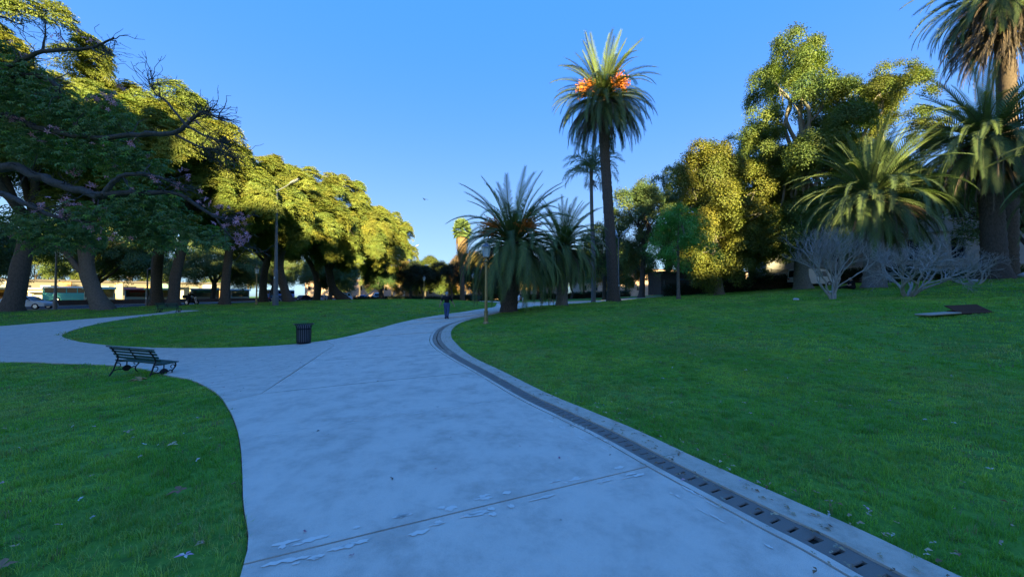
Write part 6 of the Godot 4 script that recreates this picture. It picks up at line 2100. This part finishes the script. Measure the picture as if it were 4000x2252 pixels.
# ------------------------------------------------------------------ small things
func build_small_things():
	# open inspection cover on the lawn
	var p := on(15.3, -13.2, -0.02)
	var t := thing("inspection_cover", "rusty steel cover tilted beside its concrete pad on the lawn", "cover", p, -0.15)
	var b := Buf.new()
	b.box(Vector3(-0.55, 0.0, 0.05), Vector3(0.95, 0.05, 0.6), Basis(Vector3.BACK, 0.09) * Basis(Vector3.RIGHT, 0.0), 0.015)
	part("pad", b, M("pad_concrete", Color(0.38, 0.31, 0.24), 0.9), t)
	b = Buf.new()
	b.box(Vector3(0.42, 0.16, 0.0), Vector3(0.98, 0.035, 0.62), Basis(Vector3.BACK, 0.05) * Basis(Vector3.RIGHT, 0.45), 0.01)
	part("cover_plate", b, mats.rust, t)
	b = Buf.new()
	b.box(Vector3(0.42, 0.06, -0.08), Vector3(0.85, 0.14, 0.4), Basis(Vector3.BACK, 0.08), 0.01)
	part("frame", b, mats.rust, t)
	# rocks
	for d in [[34.6, -25.6, 0.36, "pale rock at the foot of the thick palm"], [30.3, -25.0, 0.16, "small pale stone left of the thick palm's roots"], [22.6, -27.2, 0.15, "small white stone behind the wide shrub"], [16.6, -22.3, 0.14, "flat pale stone beside the upright shrub"]]:
		var r := RandomNumberGenerator.new()
		r.seed = int(d[0] * 10)
		b = Buf.new()
		b.ball(Vector3(0, d[2] * 0.45, 0), Vector3(d[2] * 1.2, d[2] * 0.62, d[2]), 12, 8)
		for k in b.v.size():
			b.v[k] *= 1.0 + 0.12 * sin(b.v[k].x * 23.0 + b.v[k].y * 31.0) + 0.1 * sin(b.v[k].z * 29.0)
		var o := part("rock", b, mats.rock, self, on(d[0], d[1]))
		tag(o, d[3], "rock", "pale stones on the lawn")
	# paper scraps on the grass island
	for d in [[-6.4, -58, 0.3, "white paper scrap on the crest beside the brass lantern"], [-18.8, -44, 0.3, "white scrap on the grass island below the yellow trees"]]:
		b = Buf.new()
		b.quad(Vector3(-0.25, 0.02, -0.15), Vector3(0.2, 0.06, -0.2), Vector3(0.22, 0.16, 0.12), Vector3(-0.2, 0.09, 0.2), Vector3.UP)
		b.quad(Vector3(0.2, 0.06, -0.2), Vector3(0.4, 0.02, -0.05), Vector3(0.36, 0.05, 0.2), Vector3(0.22, 0.16, 0.12), Vector3.UP)
		var o := part("paper_scrap", b, mats.paper, self, on(d[0], d[1], 0.0))
		tag(o, d[3], "paper", "scraps on the grass")
	# two orange barriers where the avenue turns off
	for d in [[-36.6, -85, "orange traffic barrier, the nearer to the wide sunlit tree"], [-34.9, -85, "orange traffic barrier on the sky-gap side of its twin"]]:
		t = thing("traffic_barrier", d[2], "barrier", on(d[0], d[1], 0.0), 0.3, "orange traffic barriers")
		b = Buf.new()
		b.prism(PackedVector2Array([Vector2(-0.45, 0), Vector2(0.45, 0), Vector2(0.42, 0.95), Vector2(-0.42, 0.95)]), -0.14, 0.14)
		part("panel", b, M("barrier_orange", Color(0.65, 0.22, 0.04), 0.6), t)
		b = Buf.new()
		b.box(Vector3(0, 0.04, 0), Vector3(1.0, 0.1, 0.5), Basis.IDENTITY, 0.02)
		part("foot", b, mats.tyre, t)
	# a bird high in the gap of sky
	b = Buf.new()
	b.ball(Vector3.ZERO, Vector3(0.07, 0.06, 0.2), 8, 6)
	for s in [-1.0, 1.0]:
		b.quad(Vector3(s * 0.05, 0.02, -0.1), Vector3(s * 0.32, 0.12, -0.06), Vector3(s * 0.32, 0.12, 0.06), Vector3(s * 0.05, 0.02, 0.1), Vector3.UP)
		b.tri(Vector3(s * 0.32, 0.12, -0.06), Vector3(s * 0.62, 0.04, 0.06), Vector3(s * 0.32, 0.12, 0.06), Vector3.UP)
	b.tri(Vector3(-0.05, 0, 0.18), Vector3(0.05, 0, 0.18), Vector3(0, 0, 0.34), Vector3.UP)
	var bird := part("bird", b, mats.iron, self, Vector3(-11.5, 14.4, -50), Basis(Vector3.UP, 1.0))
	tag(bird, "small dark bird flying in the gap of sky", "bird")
	# litter by the near bench foot
	for d in [[-9.1, -9.35, Color(0.35, 0.20, 0.09), 0.22, "large dry brown leaf leaning against the near bench's leg"], [-8.95, -9.25, Color(0.42, 0.24, 0.08), 0.20, "orange-brown leaf beside the near bench's front leg"], [-2.81, -3.26, Color(0.26, 0.14, 0.08), 0.09, "curled russet leaf alone on the near lawn"], [-3.85, -4.35, Color(0.45, 0.38, 0.22), 0.08, "forked straw-coloured leaf on the near lawn"], [-3.1, -2.35, Color(0.30, 0.17, 0.09), 0.09, "brown leaf at the bottom edge of the near lawn"], [-4.9, -4.9, Color(0.40, 0.33, 0.2), 0.08, "pale folded leaf farther up the near lawn"]]:
		b = Buf.new()
		for k in 5:
			var a := TAU * k / 5.0 - 0.4
			leaf(b, Vector3(0, 0.03, 0), Vector3(cos(a), 0.35 * (k % 2), sin(a)).normalized(), Vector3.UP, d[3] * (1.0 - 0.12 * k), d[3] * 0.55, 0.15)
		var mt := M("dry_leaf_%d" % int(d[0] * -100), d[2], 0.85)
		var o := part("fallen_leaf", b, mt, self, on(d[0], d[1], 0.0), yaw(d[0]))
		tag(o, d[4], "leaf", "fallen leaves on the lawn")
	t = thing("fallen_blossom", "fallen pink and white blossom on the near lawn by the path", "flower", on(-2.08, -2.46, 0.015), 0.3)
	for k in 5:
		b = Buf.new()
		var a = [0.2, 1.0, 2.9, 3.6, 5.2][k]
		leaf(b, Vector3.ZERO, Vector3(cos(a), 0.15, sin(a)).normalized(), Vector3.UP, [0.055, 0.05, 0.06, 0.045, 0.04][k], 0.02, 0.12)
		part("petal", b, M("petal_pink", Color(0.55, 0.30, 0.42), 0.6) if k % 2 == 0 else M("petal_white", Color(0.66, 0.60, 0.50), 0.6), t)

func blade_tuft(sd: int, n: int, h: float, spread: float, w: float) -> ArrayMesh:
	var r := RandomNumberGenerator.new()
	r.seed = sd
	var b := Buf.new()
	for k in n:
		var a := r.randf_range(0, TAU)
		var q := sqrt(r.randf()) * spread
		var p := Vector3(cos(a) * q, 0, sin(a) * q)
		var d := r.randf_range(0, TAU)
		var hh := h * r.randf_range(0.55, 1.1)
		var lean := Vector3(cos(d), 0, sin(d)) * hh * r.randf_range(0.3, 1.1)
		var s := Vector3(-sin(d), 0, cos(d)) * w * r.randf_range(0.7, 1.2)
		var m := p + lean * 0.35 + Vector3(0, hh * 0.65, 0)
		var t := p + lean + Vector3(0, hh * r.randf_range(0.75, 1.0), 0)
		b.tri(p - s, p + s, m + s * 0.7, Vector3.UP)
		b.tri(p - s, m + s * 0.7, m - s * 0.7, Vector3.UP)
		b.tri(m - s * 0.7, m + s * 0.7, t, Vector3.UP)
	return b.mesh()

func build_grass():
	var f := FastNoiseLite.new()
	f.seed = 77
	f.frequency = 0.22
	f.fractal_octaves = 3
	var f2 := FastNoiseLite.new()
	f2.seed = 99
	f2.frequency = 1.1
	var bands := [[0.8, 6.0, 330.0, 12, 0.055, 0.05, 0.0022], [6.0, 13.0, 120.0, 14, 0.058, 0.085, 0.0036], [13.0, 28.0, 32.0, 15, 0.065, 0.16, 0.0075], [28.0, 62.0, 7.0, 15, 0.085, 0.32, 0.015]]
	var no := 0
	for bd in bands:
		var mesh := blade_tuft(100 + no, bd[3], bd[4], bd[5], bd[6])
		var rows := PackedFloat32Array()
		var n := int(bd[2] * (bd[1] * bd[1] - bd[0] * bd[0]) * 1.08)
		for k in n:
			var rr := sqrt(lerpf(bd[0] * bd[0], bd[1] * bd[1], rng.randf()))
			var a := rnd(-1.08, 1.08)
			var x := sin(a) * rr
			var z := -cos(a) * rr
			var v2 := Vector2(x, z)
			if Geometry2D.is_point_in_polygon(v2, path_poly) or Geometry2D.is_point_in_polygon(v2, strip_poly):
				continue
			if x < -37.0:
				continue
			var g := f.get_noise_2d(x, z)
			var g2 := f2.get_noise_2d(x, z)
			var c := Color(0.19, 0.41, 0.055).lerp(Color(0.36, 0.52, 0.085), clampf(0.45 + g * 1.9, 0, 1))
			c = c.lerp(Color(0.13, 0.31, 0.05), clampf(g2 * 1.6, 0, 0.85))
			var dry := clampf((f.get_noise_2d(x * 0.8 + 50.0, z * 0.8) - 0.12) * 2.8, 0, 0.85)
			c = c.lerp(Color(0.38, 0.38, 0.16), dry * rng.randf())
			if rng.randf() < 0.05:
				c = Color(0.26, 0.23, 0.12)
			push(rows, Transform3D(yaw(rnd(0, TAU)) * Basis.from_scale(Vector3(1, rnd(0.7, 1.2) * (1.0 + 0.5 * g2) * (1.7 if rng.randf() < 0.06 else 1.0), 1)), Vector3(x, H(x, z) - 0.037, z)), vary(c, 0.22, 0.12))
		many("grass", mesh, rows, mats.grass, self, "mown grass blades covering the lawn", "grass")
		no += 1

func build_litter():
	var b := Buf.new()
	leaf(b, Vector3.ZERO, Vector3(1, 0.12, 0).normalized(), Vector3(0, 1, 0.3), 0.065, 0.035, 0.2)
	leaf(b, Vector3.ZERO, Vector3(-0.3, 0.25, 1).normalized(), Vector3(0, 1, 0.1), 0.04, 0.025, 0.2)
	var mesh := b.mesh()
	var rows := PackedFloat32Array()
	var cols := [Color(0.34, 0.26, 0.15), Color(0.22, 0.13, 0.07), Color(0.42, 0.36, 0.24), Color(0.45, 0.30, 0.36), Color(0.5, 0.48, 0.42)]
	for k in 900:
		var rr := 1.6 + 20.0 * pow(rng.randf(), 1.2)
		var a := rnd(-1.05, 1.05)
		var x := sin(a) * rr
		var z := -cos(a) * rr
		var v2 := Vector2(x, z)
		if Geometry2D.is_point_in_polygon(v2, path_poly):
			continue
		push(rows, Transform3D(Basis(Quaternion(Vector3.UP, (Vector3.UP + rdir() * 0.5).normalized())) * yaw(rnd(0, TAU)) * Basis.from_scale(Vector3.ONE * rnd(0.25, 0.75)), Vector3(x, H(x, z) + 0.012, z)), vary(cols[k % 5], 0.25, 0.1))
	# drifts beside the gutter and along the far bend
	for k in 500:
		var q: Vector3 = right_line[int(rnd(12, 78))]
		var x := q.x + rnd(0.0, 0.9)
		var z := q.z + rnd(-0.4, 0.4)
		push(rows, Transform3D(yaw(rnd(0, TAU)) * Basis.from_scale(Vector3.ONE * rnd(0.3, 0.8)), Vector3(x, H(x, z) + 0.022, z)), vary(cols[k % 3], 0.25, 0.1))
	many("leaf_litter", mesh, rows, mats.litter, self, "scattered dry leaves and petals on the lawn", "leaf litter")
	# dark specks and petals dropped on the path
	rows = PackedFloat32Array()
	for k in 420:
		var x := rnd(-14.0, 2.0)
		var z := rnd(-17.0, -2.2)
		var v2 := Vector2(x, z)
		if not Geometry2D.is_point_in_polygon(v2, path_poly) or (x > -5.0 and rng.randf() < 0.55):
			continue
		push(rows, Transform3D(yaw(rnd(0, TAU)) * Basis.from_scale(Vector3.ONE * rnd(0.2, 0.65)), Vector3(x, H(x, z) + 0.010, z)), vary([Color(0.07, 0.06, 0.05), Color(0.07, 0.06, 0.05), Color(0.40, 0.16, 0.22)][k % 3], 0.3, 0.1))
	many("path_litter", mesh, rows, mats.litter, self, "small dark bits and petals lying on the path", "leaf litter")
